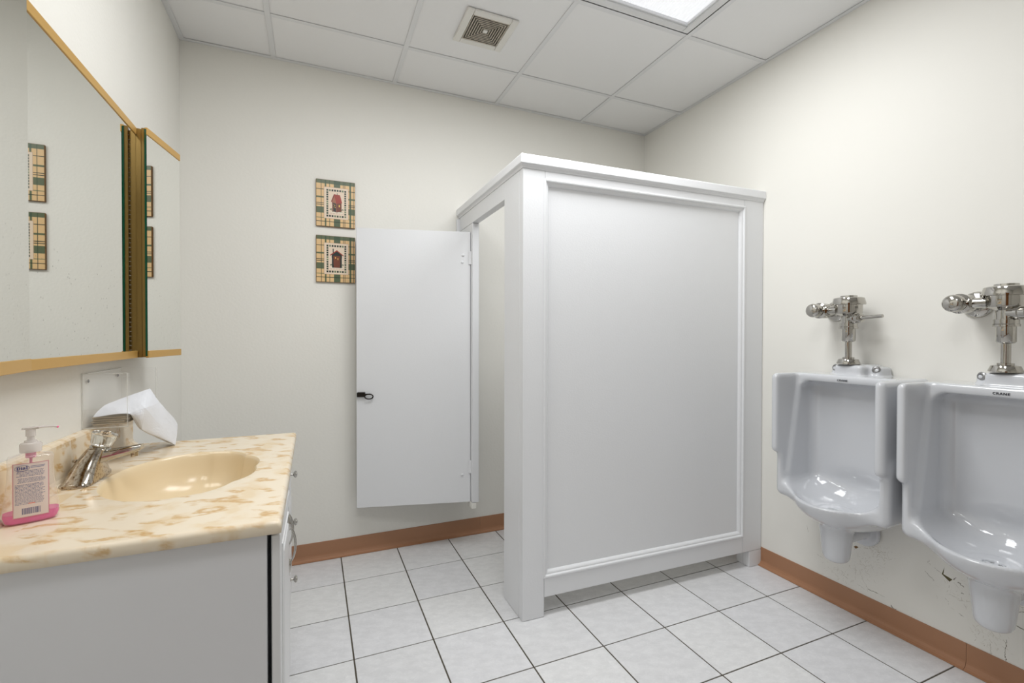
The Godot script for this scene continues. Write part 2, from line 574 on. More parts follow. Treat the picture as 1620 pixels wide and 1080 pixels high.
	M.pink_solid = mat(rgb8(250, 118, 160), 0.3)
	M.pump = mat(Color(0.93, 0.90, 0.88, 0.62), 0.24)
	M.pump.transparency = BaseMaterial3D.TRANSPARENCY_ALPHA
	M.paper = mat(rgb8(236, 238, 243), 0.85)
	M.paper.backlight_enabled = true; M.paper.backlight = Color(0.35, 0.35, 0.36)
	M.paper_tan = mat(rgb8(190, 178, 158), 0.9)
	M.wood_edge = mat(rgb8(120, 84, 38), 0.5)
	M.vent_white = mat(rgb8(232, 230, 224), 0.4)
	M.vent_dirty = mat(rgb8(196, 186, 170), 0.6)
	M.duct = mat(rgb8(206, 203, 196), 0.7)
	M.lens = mat(rgb8(240, 242, 245), 0.3)
	M.lens.emission_enabled = true; M.lens.emission = rgb8(250, 251, 255); M.lens.emission_energy_multiplier = 0.45
	M.black_print = mat(rgb8(30, 34, 44), 0.4)
	M.blue_print = mat(rgb8(34, 42, 120), 0.4)


# ---------------------------------------------------------------- scene
func _ready() -> void:
	# camera
	var cam := Camera3D.new()
	cam.name = "camera"
	add_child(cam)
	cam.position = Vector3(0, 1.2336, 0)
	cam.rotation = Vector3(-0.0105, -0.40163, 0.00162)
	cam.fov = rad_to_deg(2.0 * atan(540.0 / 741.6))
	cam.near = 0.02
	cam.current = true
	# environment and exposure
	var env := Environment.new()
	env.background_mode = Environment.BG_COLOR
	env.background_color = Color.BLACK
	env.tonemap_mode = Environment.TONE_MAPPER_LINEAR
	env.tonemap_exposure = 1.14
	env.sdfgi_enabled = true; env.ssao_enabled = true; env.ssil_enabled = true
	var we := WorldEnvironment.new()
	we.name = "environment"
	we.environment = env
	add_child(we)
	make_materials()
	# the two fluorescent fittings carry the area lights
	ceiling_light(Vector3(1.0625, CEIL, -1.4745), 1.22, 0.597, 1.85, "long white fluorescent troffer with ribbed lens in the ceiling before the stall")
	ceiling_light(Vector3(0.1255, CEIL, -1.4745), 0.597, 0.597, 0.62, "square white fluorescent troffer with ribbed lens in the ceiling over the vanity")
	ceiling_light(Vector3(0.1255, CEIL, -0.2205), 0.597, 0.597, 0.9, "square white fluorescent troffer with ribbed lens in the ceiling far from the stall")
	# the setting
	build_floor()
	build_walls()
	build_ceiling()
	build_baseboards()
	# the things
	build_stall()
	build_vanity()
	build_vanity_top()
	build_mirror_cabinet()
	build_urinals()
	build_faucet()
	build_soap_bottle()
	build_towel_holder()
	build_plaques()
	build_vent()


func ceiling_light(at: Vector3, w: float, l: float, energy: float, label: String) -> void:
	var o := thing("ceiling_light", label, "light", at, "fluorescent troffers")
	var q := MB.new()
	for s in [-1, 1]:
		q.box(Vector3(s * (w / 2 - 0.018), 0.004, 0), Vector3(0.036, 0.012, l), 0.003)
		q.box(Vector3(0, 0.004, s * (l / 2 - 0.018)), Vector3(w - 0.072, 0.012, 0.036), 0.003)
	part("frame", q.build(M.tee), o)
	q = MB.new()
	for s in [-1, 1]:
		q.box(Vector3(s * (w / 2 - 0.04), 0.012, 0), Vector3(0.008, 0.016, l - 0.07), 0.002)
		q.box(Vector3(0, 0.012, s * (l / 2 - 0.04)), Vector3(w - 0.08, 0.016, 0.008), 0.002)
	part("lens_rim", q.build(M.white_paint), o)
	q = MB.new()          # ribbed lens
	var rows := []
	var N := 150
	for i in N + 1:
		var x := -w / 2 + 0.043 + (w - 0.086) * i / N
		var y := 0.016 + (0.0022 if i % 2 else 0.0)
		rows.append([Vector3(x, y, -l / 2 + 0.043), Vector3(x, y, l / 2 - 0.043)])
	for i in N:
		q.face([rows[i][0], rows[i][1], rows[i + 1][1], rows[i + 1][0]], Vector3.DOWN)
	part("lens", q.build(M.lens), o)
	part("housing", bmesh(Vector3(0, 0.035, 0), Vector3(w, 0.03, l), M.tee, 0.001), o)
	var li := AreaLight3D.new()
	li.name = "lamp_light"
	o.add_child(li)
	li.position = Vector3(0, -0.004, 0)
	li.rotation = Vector3(-PI / 2, 0, 0)
	li.area_size = Vector2(w - 0.09, l - 0.09)
	li.area_normalize_energy = true
	li.light_color = Color(0.99, 0.996, 1.0)
	li.light_energy = energy
	li.area_range = 12.0
	li.area_attenuation = 2.0
	li.shadow_enabled = true


func build_floor() -> void:
	var f := setting("floor")
	part("grout", bmesh(Vector3((WALL_L + WALL_R) / 2, -0.042, (WALL_B + WALL_F) / 2), Vector3(WALL_R - WALL_L + 0.2, 0.08, WALL_F - WALL_B + 0.2), M.grout, 0.001), f)
	var xs := [WALL_L]
	var x := 0.1416 - 0.30788 * 2
	while x < WALL_R:
		if x > WALL_L + 0.02: xs.append(x)
		x += 0.30788
	xs.append(WALL_R)
	var zs := [WALL_B]
	var z := -2.4816 - 0.30476
	while z < WALL_F:
		if z > WALL_B + 0.02: zs.append(z)
		z += 0.30476
	zs.append(WALL_F)
	var rng := RandomNumberGenerator.new()
	rng.seed = 31
	var cache := {}
	for i in xs.size() - 1:
		for j in zs.size() - 1:
			var sx: float = xs[i + 1] - xs[i] - 0.0055
			var sz: float = zs[j + 1] - zs[j] - 0.0045
			var k := rng.randi() % 4
			var key := "%.3f %.3f %d" % [sx, sz, k]
			if not cache.has(key):
				cache[key] = bmesh(Vector3.ZERO, Vector3(sx, 0.008, sz), M.tiles[k], 0.0012)
			var t := part("floor_tile", cache[key], f)
			t.position = Vector3((xs[i] + xs[i + 1]) / 2, -0.004 + rng.randf_range(-0.0004, 0.0), (zs[j] + zs[j + 1]) / 2)
			if rng.randi() % 2 and absf(sx - sz) > 1.0: t.rotation.y = PI


func build_walls() -> void:
	var wx := WALL_R - WALL_L + 0.4
	var wz := WALL_F - WALL_B
	part_struct("wall_back", bmesh(Vector3((WALL_L + WALL_R) / 2, 1.48, WALL_B - 0.06), Vector3(wx, 3.14, 0.12), M.wall, 0.001))
	part_struct("wall_front", bmesh(Vector3((WALL_L + WALL_R) / 2, 1.48, WALL_F + 0.06), Vector3(wx, 3.14, 0.12), M.wall, 0.001))
	part_struct("wall_left", bmesh(Vector3(WALL_L - 0.06, 1.48, (WALL_B + WALL_F) / 2), Vector3(0.12, 3.14, wz), M.wall, 0.001))
	# entrance door in the left wall beside the camera; the chrome mirrors it as a brown stripe
	var dr := setting("door_1")
	part("slab", bmesh(Vector3(WALL_L + 0.012, 1.02, 0.45), Vector3(0.024, 2.03, 0.86), M.wood, 0.002), dr)
	for z in [-0.015, 0.915]:
		part("casing", bmesh(Vector3(WALL_L + 0.009, 1.05, z), Vector3(0.018, 2.1, 0.06), M.white_paint, 0.003), dr)
	part("casing", bmesh(Vector3(WALL_L + 0.009, 2.075, 0.45), Vector3(0.018, 0.05, 0.87), M.white_paint, 0.003), dr)
	part("knob", lathed([Vector2(0.028, 0), Vector2(0.026, 0.006), Vector2(0.012, 0.01), Vector2(0.012, 0.03), Vector2(0.026, 0.04), Vector2(0.029, 0.052), Vector2(0.02, 0.064), Vector2(0, 0.067)], M.grey_metal, 24, axis(Vector3(WALL_L + 0.024, 0.98, 0.10), Vector3(1, 0.98, 0.10))), dr)
	var q := MB.new()        # the right wall: face in the room mapped so that the scuffs fall where they are
	var uvs := []
	var pts := [Vector3(WALL_R, -0.09, WALL_B), Vector3(WALL_R, -0.09, WALL_F), Vector3(WALL_R, 3.05, WALL_F), Vector3(WALL_R, 3.05, WALL_B)]
	for p in pts: uvs.append(Vector2((p.z + 1.75) / 1.05, (0.45 - p.y) / 0.45))
	q.face(pts, Vector3.LEFT, uvs)
	var off := Vector3(0.12, 0, 0)
	var far := Vector2(-5, -5)
	q.face([pts[0] + off, pts[1] + off, pts[2] + off, pts[3] + off], Vector3.RIGHT, [far, far, far, far])
	for k in 4:
		var a: Vector3 = pts[k]
		var b: Vector3 = pts[(k + 1) % 4]
		q.face([a, b, b + off, a + off], (a + b) / 2 - Vector3(WALL_R, 1.36, (WALL_B + WALL_F) / 2), [far, far, far, far])
	part_struct("wall_right", q.build(M.wall_marked))

func part_struct(called: String, me: Mesh) -> void:
	part(called, me, self).set_meta("kind", "structure")


func build_ceiling() -> void:
	var c := setting("ceiling")
	part("deck", bmesh(Vector3((WALL_L + WALL_R) / 2, 3.02, (WALL_B + WALL_F) / 2), Vector3(WALL_R - WALL_L + 0.2, 0.05, WALL_F - WALL_B + 0.2), M.plenum, 0.001), c)
	var xs := [WALL_L, -0.187, 0.438, 1.067, 1.688, WALL_R]
	var zs := [WALL_B, -2.415, -1.788, -1.161, -0.534, 0.093, 0.72, 1.347, 1.974, WALL_F]
	var cache := {}
	var rng := RandomNumberGenerator.new()
	rng.seed = 12
	for i in 5:
		for j in 9:
			if j == 2 and (i == 3 or i == 2 or i == 1) or j == 4 and i == 1: continue
			var sx: float = xs[i + 1] - xs[i] - 0.008
			var sz: float = zs[j + 1] - zs[j] - 0.008
			var key := "%.3f %.3f" % [sx, sz]
			if not cache.has(key): cache[key] = bmesh(Vector3.ZERO, Vector3(sx, 0.015, sz), M.panel, 0.0015)
			if i == 2 and j == 1:          # the panel that the exhaust vent is cut into
				var hp := MB.new()
				var x0: float = xs[i] + 0.004
				var x1: float = xs[i + 1] - 0.004
				var z0: float = zs[j] + 0.004
				var z1: float = zs[j + 1] - 0.004
				for b in [[x0, 0.667, z0, z1], [0.857, x1, z0, z1], [0.667, 0.857, z0, -2.223], [0.667, 0.857, -2.033, z1]]:
					hp.box(Vector3((b[0] + b[1]) / 2, CEIL + 0.0085, (b[2] + b[3]) / 2), Vector3(b[1] - b[0], 0.015, b[3] - b[2]), 0.0002)
				part("ceiling_panel", hp.build(M.panel), c)
				continue
			part("ceiling_panel", cache[key], c).position = Vector3((xs[i] + xs[i + 1]) / 2, CEIL + 0.0085 + rng.randf_range(0, 0.0008), (zs[j] + zs[j + 1]) / 2)
	for i in range(1, 5):
		var gap: Array = [-1.788, -1.161] if i == 3 else []
		if gap.is_empty():
			part("grid_tee", tee(Vector3(xs[i], CEIL, WALL_B), Vector3(xs[i], CEIL, WALL_F)), c)
		else:
			part("grid_tee", tee(Vector3(xs[i], CEIL, WALL_B), Vector3(xs[i], CEIL, gap[0] + 0.012)), c)
			part("grid_tee", tee(Vector3(xs[i], CEIL, gap[1] - 0.012), Vector3(xs[i], CEIL, WALL_F)), c)
	for j in range(1, 9):
		for i in 5:
			part("grid_tee", tee(Vector3(xs[i] + (0.012 if i else 0.0), CEIL, zs[j]), Vector3(xs[i + 1] - (0.012 if i < 4 else 0.0), CEIL, zs[j])), c)
	for w in [[Vector3(WALL_L + 0.0115, CEIL, 0), Vector3(0.023, 0, 1)], [Vector3(WALL_R - 0.0115, CEIL, 0), Vector3(0.023, 0, 1)]]:
		var q := MB.new()
		q.box(Vector3(w[0].x, CEIL - 0.0012, (WALL_B + WALL_F) / 2), Vector3(0.023, 0.0018, WALL_F - WALL_B), 0.0005)
		part("wall_angle", q.build(M.tee), c)
	for z in [WALL_B + 0.0115, WALL_F - 0.0115]:
		part("wall_angle", bmesh(Vector3((WALL_L + WALL_R) / 2, CEIL - 0.0012, z), Vector3(WALL_R - WALL_L - 0.046, 0.0018, 0.023), M.tee, 0.0005), c)

func tee(a: Vector3, b: Vector3) -> ArrayMesh:
	var q := MB.new()
	var along := (b - a).abs()
	var cc := (a + b) / 2
	var side := Vector3(0.024, 0, 0) if along.z > along.x else Vector3(0, 0, 0.024)
	q.box(cc + Vector3(0, -0.0015, 0), along + side + Vector3(0, 0.002, 0), 0.0006)
	q.box(cc + Vector3(0, 0.012, 0), along + side * 0.1 + Vector3(0, 0.025, 0), 0.0003)
	return q.build(M.tee)


# cove base: a vertical leaf with a curved toe
func cove(p0: Vector3, p1: Vector3, inward: Vector3) -> ArrayMesh:
	var prof := [[0.0, 0.097], [0.0025, 0.097], [0.0032, 0.095], [0.0032, 0.03], [0.0045, 0.022], [0.009, 0.0125], [0.016, 0.0075], [0.024, 0.0045], [0.0245, 0.001], [0.0, 0.001]]
	var q := MB.new()
	var rows := []
	for e in [p0, p1]:
		var r := []
		for p in prof: r.append(e + inward * p[0] + Vector3.UP * p[1])
		rows.append(r)
	for k in prof.size():
		var k2 := (k + 1) % prof.size()
		var mid: Vector3 = (rows[0][k] + rows[0][k2]) / 2 - (rows[0][0] + inward * 0.002 - Vector3.UP * 0.06)
		var pr: Vector3 = (rows[0][k2] - rows[0][k]).cross(p1 - p0)
		var o := pr if k < prof.size() - 2 else Vector3.DOWN
		if k < prof.size() - 2 and o.dot(inward + Vector3.UP * 0.4) < 0: o = -o
		if k == prof.size() - 1: o = -inward
		q.face([rows[0][k], rows[1][k], rows[1][k2], rows[0][k2]], o)
	for e in 2:
		q.lid(rows[e], (p0 - p1) * (1 if e == 0 else -1))
	return q.build(M.cove)

func build_baseboards() -> void:
	var g := 0.0006
	var b := setting("baseboard_back")
	var cuts := [WALL_L, 0.966 - 1.22, 0.966, WALL_R]
	for k in 3:
		part("cove_base", cove(Vector3(cuts[k] + g, 0, WALL_B), Vector3(cuts[k + 1] - g, 0, WALL_B), Vector3(0, 0, 1)), b)
	b = setting("baseboard_right")
	cuts = [WALL_B, -0.932 - 1.22, -0.932, -0.932 + 1.22, 1.508, WALL_F]
	for k in 5:
		part("cove_base", cove(Vector3(WALL_R, 0, cuts[k] + g), Vector3(WALL_R, 0, cuts[k + 1] - g), Vector3(-1, 0, 0)), b)
	b = setting("baseboard_left")
	cuts = [WALL_B, -2.045, -1.06, -0.046, 0.946, WALL_F]
	for k in [0, 2, 4]:
		part("cove_base", cove(Vector3(WALL_L, 0, cuts[k] + g), Vector3(WALL_L, 0, cuts[k + 1] - g), Vector3(1, 0, 0)), b)


# mitred moulding piece along a side of the recessed panel; a, b outer corners, inn = direction into the panel
func moulding(q: MB, a: Vector3, b: Vector3, inn: Vector3) -> void:
	var prof := [[-0.006, 0.0], [-0.006, 0.003], [-0.001, 0.0045], [0.004, 0.0035], [0.006, 0.0], [0.0075, -0.004], [0.013, -0.0045], [0.017, -0.007], [0.021, -0.012], [0.023, -0.018]]
	var d := (b - a).normalized()
	var rows := []
	for p in prof:
		rows.append([a + inn * p[0] + d * p[0] + Vector3(0, 0, p[1]), b + inn * p[0] - d * p[0] + Vector3(0, 0, p[1])])
	for k in prof.size() - 1:
		var o: Vector3 = (rows[k + 1][0] - rows[k][0]).cross(d)
		if o.z < 0 or (absf(o.z) < 1e-9 and o.dot(inn) < 0): o = -o
		q.face([rows[k][0], rows[k][1], rows[k + 1][1], rows[k + 1][0]], o)

func build_stall() -> void:
	var o := thing("toilet_stall", "white painted wooden toilet stall with open door and panelled front", "stall", Vector3(0.829, 0, -1.834))
	var T := Transform3D(Basis(Vector3.UP, -0.0245), Vector3.ZERO)      # the front is slightly out of square
	var W := 1.405
	var pieces := [
		["stile", Vector3(0.0525, 0.979, -0.02), Vector3(0.105, 1.958, 0.04)],
		["stile", Vector3((1.27 + W) / 2, 1.022, -0.02), Vector3(W - 1.27, 1.872, 0.04)],
		["post", Vector3((1.318 + W) / 2, 0.979, -0.062), Vector3(W - 1.318, 1.958, 0.044)],
		["post_foot", Vector3((1.318 + W) / 2, 0.043, -0.02), Vector3(W - 1.318, 0.086, 0.04)],
		["rail", Vector3(0.6875, 0.131, -0.02), Vector3(1.165, 0.09, 0.04)],
		["rail", Vector3(0.6875, 1.937, -0.02), Vector3(1.165, 0.042, 0.04)],
		["panel", Vector3(0.6875, 1.046, -0.028), Vector3(1.165, 1.74, 0.02)]]
	for p in pieces:
		var q := MB.new()
		q.xf = T
		q.box(p[1], p[2], 0.0025)
		part(p[0], q.build(M.white_paint), o)
	var c := [Vector3(0.105, 0.176, 0), Vector3(1.27, 0.176, 0), Vector3(1.27, 1.916, 0), Vector3(0.105, 1.916, 0)]
	var inn := [Vector3.UP, Vector3.LEFT, Vector3.DOWN, Vector3.RIGHT]
	for k in 4:
		var q := MB.new()
		q.xf = T
		moulding(q, c[k], c[(k + 1) % 4], inn[k])
		part("moulding", q.build(M.white_paint), o)
	# side: front pilaster, header over the doorway, pilaster at the wall
	var back := WALL_B + 1.834
	part("pilaster", bmesh(Vector3(0.02, 0.979, -0.126), Vector3(0.04, 1.958, 0.172), M.white_paint, 0.0025), o)
	part("header", bmesh(Vector3(0.02, 1.9165, (-0.212 + back) / 2), Vector3(0.04, 0.083, -0.212 - back), M.white_paint, 0.0025), o)
	part("pilaster", bmesh(Vector3(0.02, 1.083, (-0.69 + back) / 2), Vector3(0.04, 1.584, -0.69 - back), M.white_paint, 0.0025), o)
	part("wall_cleat", bmesh(Vector3(0.005, 1.1, back + 0.012), Vector3(0.05, 1.7, 0.022), M.white_paint, 0.002), o)
	part("bracket", bmesh(Vector3(0.012, 0.272, -0.725), Vector3(0.03, 0.034, 0.07), M.wall, 0.003), o)
	# cap moulding, along the front and along the side
	var cap := [[-0.02, 1.956], [0.003, 1.956], [0.0045, 1.959], [0.0055, 1.964], [0.009, 1.969], [0.0145, 1.972], [0.016, 1.975], [0.0145, 2.008], [0.0115, 2.013], [-0.055, 2.013], [-0.055, 1.9575], [-0.02, 1.9575]]
	for side in 2:
		var q := MB.new()
		var rows := [[], []]
		for p in cap:
			var f: Vector3 = T * Vector3(0, 0, p[0])
			var corner := Vector3(-p[0], p[1], p[0])
			rows[0].append(corner)
			rows[1].append(T * Vector3(W, p[1], p[0]) if side == 0 else Vector3(-p[0], p[1], back + 0.001))
		var mid := Vector3.ZERO
		for r in rows:
			for p in r: mid += p
		mid /= cap.size() * 2.0
		for k in cap.size():
			var k2 := (k + 1) % cap.size()
			q.face([rows[0][k], rows[1][k], rows[1][k2], rows[0][k2]], (rows[0][k] + rows[1][k] + rows[0][k2] + rows[1][k2]) / 4 - mid)
		q.lid(rows[1], Vector3.RIGHT if side == 0 else Vector3.FORWARD)
		part("cap", q.build(M.white_paint), o)
	# the door stands open against the back wall
	var hinge := Vector3(0.8265, 0, -2.553) - o.position
	var end := Vector3(0.219, 0, -2.70) - o.position
	var ux := (end - hinge).normalized()
	var uz := ux.cross(Vector3.UP).normalized()
	if uz.z < 0: uz = -uz
	var D := Transform3D(Basis(ux, Vector3.UP, ux.cross(Vector3.UP)), hinge)
	var zs := 1.0 if (ux.cross(Vector3.UP)).z > 0 else -1.0
	var L := hinge.distance_to(end)
	var door := part("door", bmesh(Vector3(L / 2, 1.058, -zs * 0.011), Vector3(L, 1.54, 0.022), M.white_paint, 0.002), o, D)
	for y in [1.68, 0.49]:
		var q := MB.new()
		q.box(Vector3(-0.004, y, zs * 0.004), Vector3(0.03, 0.075, 0.004), 0.001)
		q.lathe([Vector2(0, -0.04), Vector2(0.005, -0.04), Vector2(0.005, 0.04), Vector2(0, 0.04)], 10, Transform3D(Basis.IDENTITY, Vector3(-0.008, y, zs * 0.004)))
		part("hinge", q.build(M.white_paint), door)
	for b in [[0.042, 1.695], [0.046, 1.655], [0.046, 0.446]]:
		var head := lathed([Vector2(0, 0.006), Vector2(0.004, 0.0055), Vector2(0.0075, 0.003), Vector2(0.008, 0)], M.white_paint, 12, axis(Vector3(b[0], b[1], 0), Vector3(b[0], b[1], zs)))
		part("bolt", head, door)
	var q := MB.new()       # black slide latch with a wire loop
	q.box(Vector3(L - 0.026, 0.914, zs * 0.008), Vector3(0.044, 0.026, 0.016), 0.003)
	var loop := []
	for k in 21:
		var a := TAU * k / 20
		loop.append(Vector3(L - 0.068 - cos(a) * 0.022, 0.903 + sin(a) * 0.0135, zs * 0.014))
	q.tube(loop, 0.0032, 8)
	q.tube([Vector3(L - 0.04, 0.915, zs * 0.012), Vector3(L - 0.075, 0.9165, zs * 0.014)], 0.0034, 8)
	part("latch", q.build(M.black_metal), door)


func build_vanity() -> void:
	var o := thing("vanity_cabinet", "white vanity cabinet with doors and drawers below the cream marbled top", "cabinet", Vector3(-0.605, 0, -1.555))
	var P := -o.position
	var z0 := -2.022
	var z1 := -1.085
	var top := 0.828
	part("side_panel", bmesh(P + Vector3((WALL_L - 0.088) / 2, top / 2, z1 - 0.009), Vector3(-0.088 - WALL_L - 0.001, top, 0.018), M.laminate, 0.0015), o)
	part("side_panel", bmesh(P + Vector3((WALL_L - 0.1) / 2, top / 2, z0 + 0.009), Vector3(-0.1 - WALL_L - 0.001, top, 0.018), M.laminate, 0.0015), o)
	part("front_frame", bmesh(P + Vector3(-0.100, 0.5, (z0 + z1) / 2), Vector3(0.016, 0.655, z1 - z0 - 0.04), M.cab, 0.0015), o)
	part("toe_kick", bmesh(P + Vector3(-0.16, 0.085, (z0 + z1) / 2), Vector3(0.016, 0.168, z1 - z0 - 0.04), M.cab, 0.001), o)
	# doors: the one at the near end hangs a little open
	for k in 2:
		var zn: float = [-1.088, -1.362][k]
		var w: float = [0.268, 0.268][k]
		var T := Transform3D(Basis(Vector3.UP, [-0.012, 0.0][k]), P + Vector3(-0.0705, 0.5, zn - w / 2))
		if k == 1: T.origin.x -= 0.0085
		var d := part("door", bmesh(Vector3.ZERO, Vector3(0.018, 0.64, w), M.cab, 0.003), o, T)
		part("raised_panel", bmesh(Vector3(0.009, 0, 0), Vector3(0.008, 0.53, w - 0.10), M.cab, 0.004), d)
		for s in [-1, 1]:
			part("bead", bmesh(Vector3(0.0095, 0, s * (w / 2 - 0.036)), Vector3(0.005, 0.575, 0.007), M.cab, 0.0025), d)
			part("bead", bmesh(Vector3(0.0095, s * 0.284, 0), Vector3(0.005, 0.007, w - 0.079), M.cab, 0.0025), d)
		var hz := -0.085 if k == 0 else 0.085
		var q := MB.new()
		for s in [-1, 1]:
			q.lathe([Vector2(0, 0.006), Vector2(0.005, 0.005), Vector2(0.008, 0.0), Vector2(0.006, -0.02), Vector2(0.0025, -0.034), Vector2(0, -0.036)] if s < 0 else [Vector2(0, 0.036), Vector2(0.0025, 0.034), Vector2(0.006, 0.02), Vector2(0.008, 0.0), Vector2(0.005, -0.005), Vector2(0, -0.006)], 12, Transform3D(Basis.IDENTITY.scaled(Vector3(0.8, 1, 1)), Vector3(0.012, 0.206 + s * 0.043, hz)))
		for b in 3:
			var arc := []
			for i in 13:
				var a := PI * i / 12.0
				arc.append(Vector3(0.012 + sin(a) * (0.014 if b != 1 else 0.017), 0.206 - cos(a) * 0.045, hz + (b - 1) * 0.009 * sin(a)))
			q.tube(arc, 0.0013, 8)
		part("handle", q.build(M.chrome), d)
	for k in 3:
		var y: float = [0.735, 0.565, 0.36][k]
		var hgt: float = [0.15, 0.17, 0.22][k]
		var dr := part("drawer", bmesh(Vector3.ZERO, Vector3(0.014, hgt, 0.37), M.cab, 0.003), o, Transform3D(Basis.IDENTITY, P + Vector3(-0.0865, y - 0.005, -1.835)))
		part("raised_panel", bmesh(Vector3(0.007, 0, 0), Vector3(0.004, hgt - 0.05, 0.31), M.cab, 0.002), dr)
		part("knob", lathed([Vector2(0.0075, 0), Vector2(0.0045, 0.004), Vector2(0.004, 0.012), Vector2(0.0105, 0.016), Vector2(0.0125, 0.020), Vector2(0.010, 0.024), Vector2(0.0, 0.026)], M.chrome, 18, axis(Vector3(0.0085, 0.012, 0), Vector3(1, 0.012, 0))), dr)


func rect_point(t: float, hx: float, hz: float) -> Vector2:      # t in 0..1 round a rectangle
	var per := 4.0 * (hx + hz)
	var d := t * per
	if d < 2 * hz: return Vector2(hx, -hz + d)
	d -= 2 * hz
	if d < 2 * hx: return Vector2(hx - d, hz)
	d -= 2 * hx
	if d < 2 * hz: return Vector2(-hx, hz - d)
	d -= 2 * hz
	return Vector2(-hx + d, -hz)

func build_vanity_top() -> void:
	var x0 := WALL_L + 0.001
	var x1 := -0.061
	var z0 := -2.037
	var z1 := -1.068
	var cx := (x0 + x1) / 2
	var cz := (z0 + z1) / 2
	var o := thing("countertop", "cream and tan marbled vanity top with integral shell basin", "countertop", Vector3(cx, DECK, cz))
	var hx := (x1 - x0) / 2
	var hz := (z1 - z0) / 2
	var bc := Vector2(-0.327 - cx, -1.556 - cz)
	var N := 288
	var q := MB.new()
	var rows := []
	var r := 0.011
	# underside, edge and deck
	var edge := [[0.012, -0.026], [0.0, -0.026], [0.0, -r]]
	for k in range(1, 6):
		var a := PI / 2 * k / 5
		edge.append([r * (1 - cos(a)), -r * (1 - sin(a))])
	for e in edge:
		var row := []
		for i in N:
			var p := rect_point(float(i) / N, hx, hz)
			row.append(Vector3(p.x * (hx - e[0]) / hx, e[1], p.y * (hz - e[0]) / hz))
		rows.append(row)
	# basin outline for each direction
	var rim := []
	for i in N:
		var p := rect_point(float(i) / N, hx - r, hz - r)
		var th := atan2((p.y - bc.y) / 0.236, (p.x - bc.x) / 0.174)
		rim.append(th)
	var ell := func(th: float, k: float, wave: float) -> Vector2:
		var w := 0.06 * wave * smoothstep(-0.1, 0.7, cos(th)) * (absf(sin(th * 4.5)) - 0.6)
		return bc + Vector2(cos(th) * 0.174, sin(th) * 0.236) * (k + w)
	for f in [0.3, 0.6, 0.85, 0.97]:
		var row := []
		for i in N:
			var p := rect_point(float(i) / N, hx - r, hz - r)
			var e: Vector2 = ell.call(rim[i], 1.045, 1.0)
			var m := p.lerp(e, f)
			row.append(Vector3(m.x, 0.0, m.y))
		rows.append(row)
	var rim_row := []
	for i in N:
		var e: Vector2 = ell.call(rim[i], 1.03, 1.0)
		rim_row.append(Vector3(e.x, -0.0006, e.y))
	rows.append(rim_row)
	q.grid(rows, true, Vector3(0.0, -2.0, 0.0))
	part("deck", q.build(M.marble), o)
	q = MB.new()
	rows = [rim_row]
	for b in [[1.015, -0.003, 1.0], [1.0, -0.008, 1.0], [0.985, -0.017, 1.0], [0.965, -0.035, 1.0], [0.935, -0.06, 0.9], [0.88, -0.085, 0.8], [0.79, -0.106, 0.7], [0.65, -0.122, 0.5], [0.45, -0.132, 0.3], [0.25, -0.137, 0.1], [0.1, -0.139, 0.0]]:
		var row := []
		for i in N:
			var e: Vector2 = ell.call(rim[i], b[0], b[2])
			row.append(Vector3(e.x, b[1], e.y))
		rows.append(row)
	q.grid(rows, true, Vector3(0.0, -2.0, 0.0))
	part("basin", q.build(M.basin), o)
	# backsplash with a rounded top and a coved foot
	var prof := [[0.001, 0.112], [0.012, 0.112], [0.0175, 0.110], [0.021, 0.105], [0.0215, 0.09], [0.0215, 0.02], [0.024, 0.01], [0.03, 0.004], [0.037, 0.0005], [0.001, 0.0005]]
	var bs := MB.new()
	var br := []
	for z in [z0 - cz + 0.001, z1 - cz - 0.001]:
		var row := []
		for p in prof: row.append(Vector3(WALL_L + p[0] - cx, p[1], z))
		br.append(row)
	var mid := Vector3(WALL_L + 0.01 - cx, 0.05, 0)
	for k in prof.size():
		var k2 := (k + 1) % prof.size()
		bs.face([br[0][k], br[1][k], br[1][k2], br[0][k2]], Vector3(prof[k2][1] - prof[k][1], -(prof[k2][0] - prof[k][0]), 0) * -1.0)
	bs.lid(br[0], Vector3.FORWARD)
	bs.lid(br[1], Vector3.BACK)
	part("backsplash", bs.build(M.marble), o)
	part("drain", lathed([Vector2(0.0, 0.003), Vector2(0.012, 0.003), Vector2(0.02, 0.004), Vector2(0.026, 0.002), Vector2(0.027, -0.002)], M.old_chrome, 24, Transform3D(Basis.IDENTITY, Vector3(bc.x, -0.138, bc.y))), o)


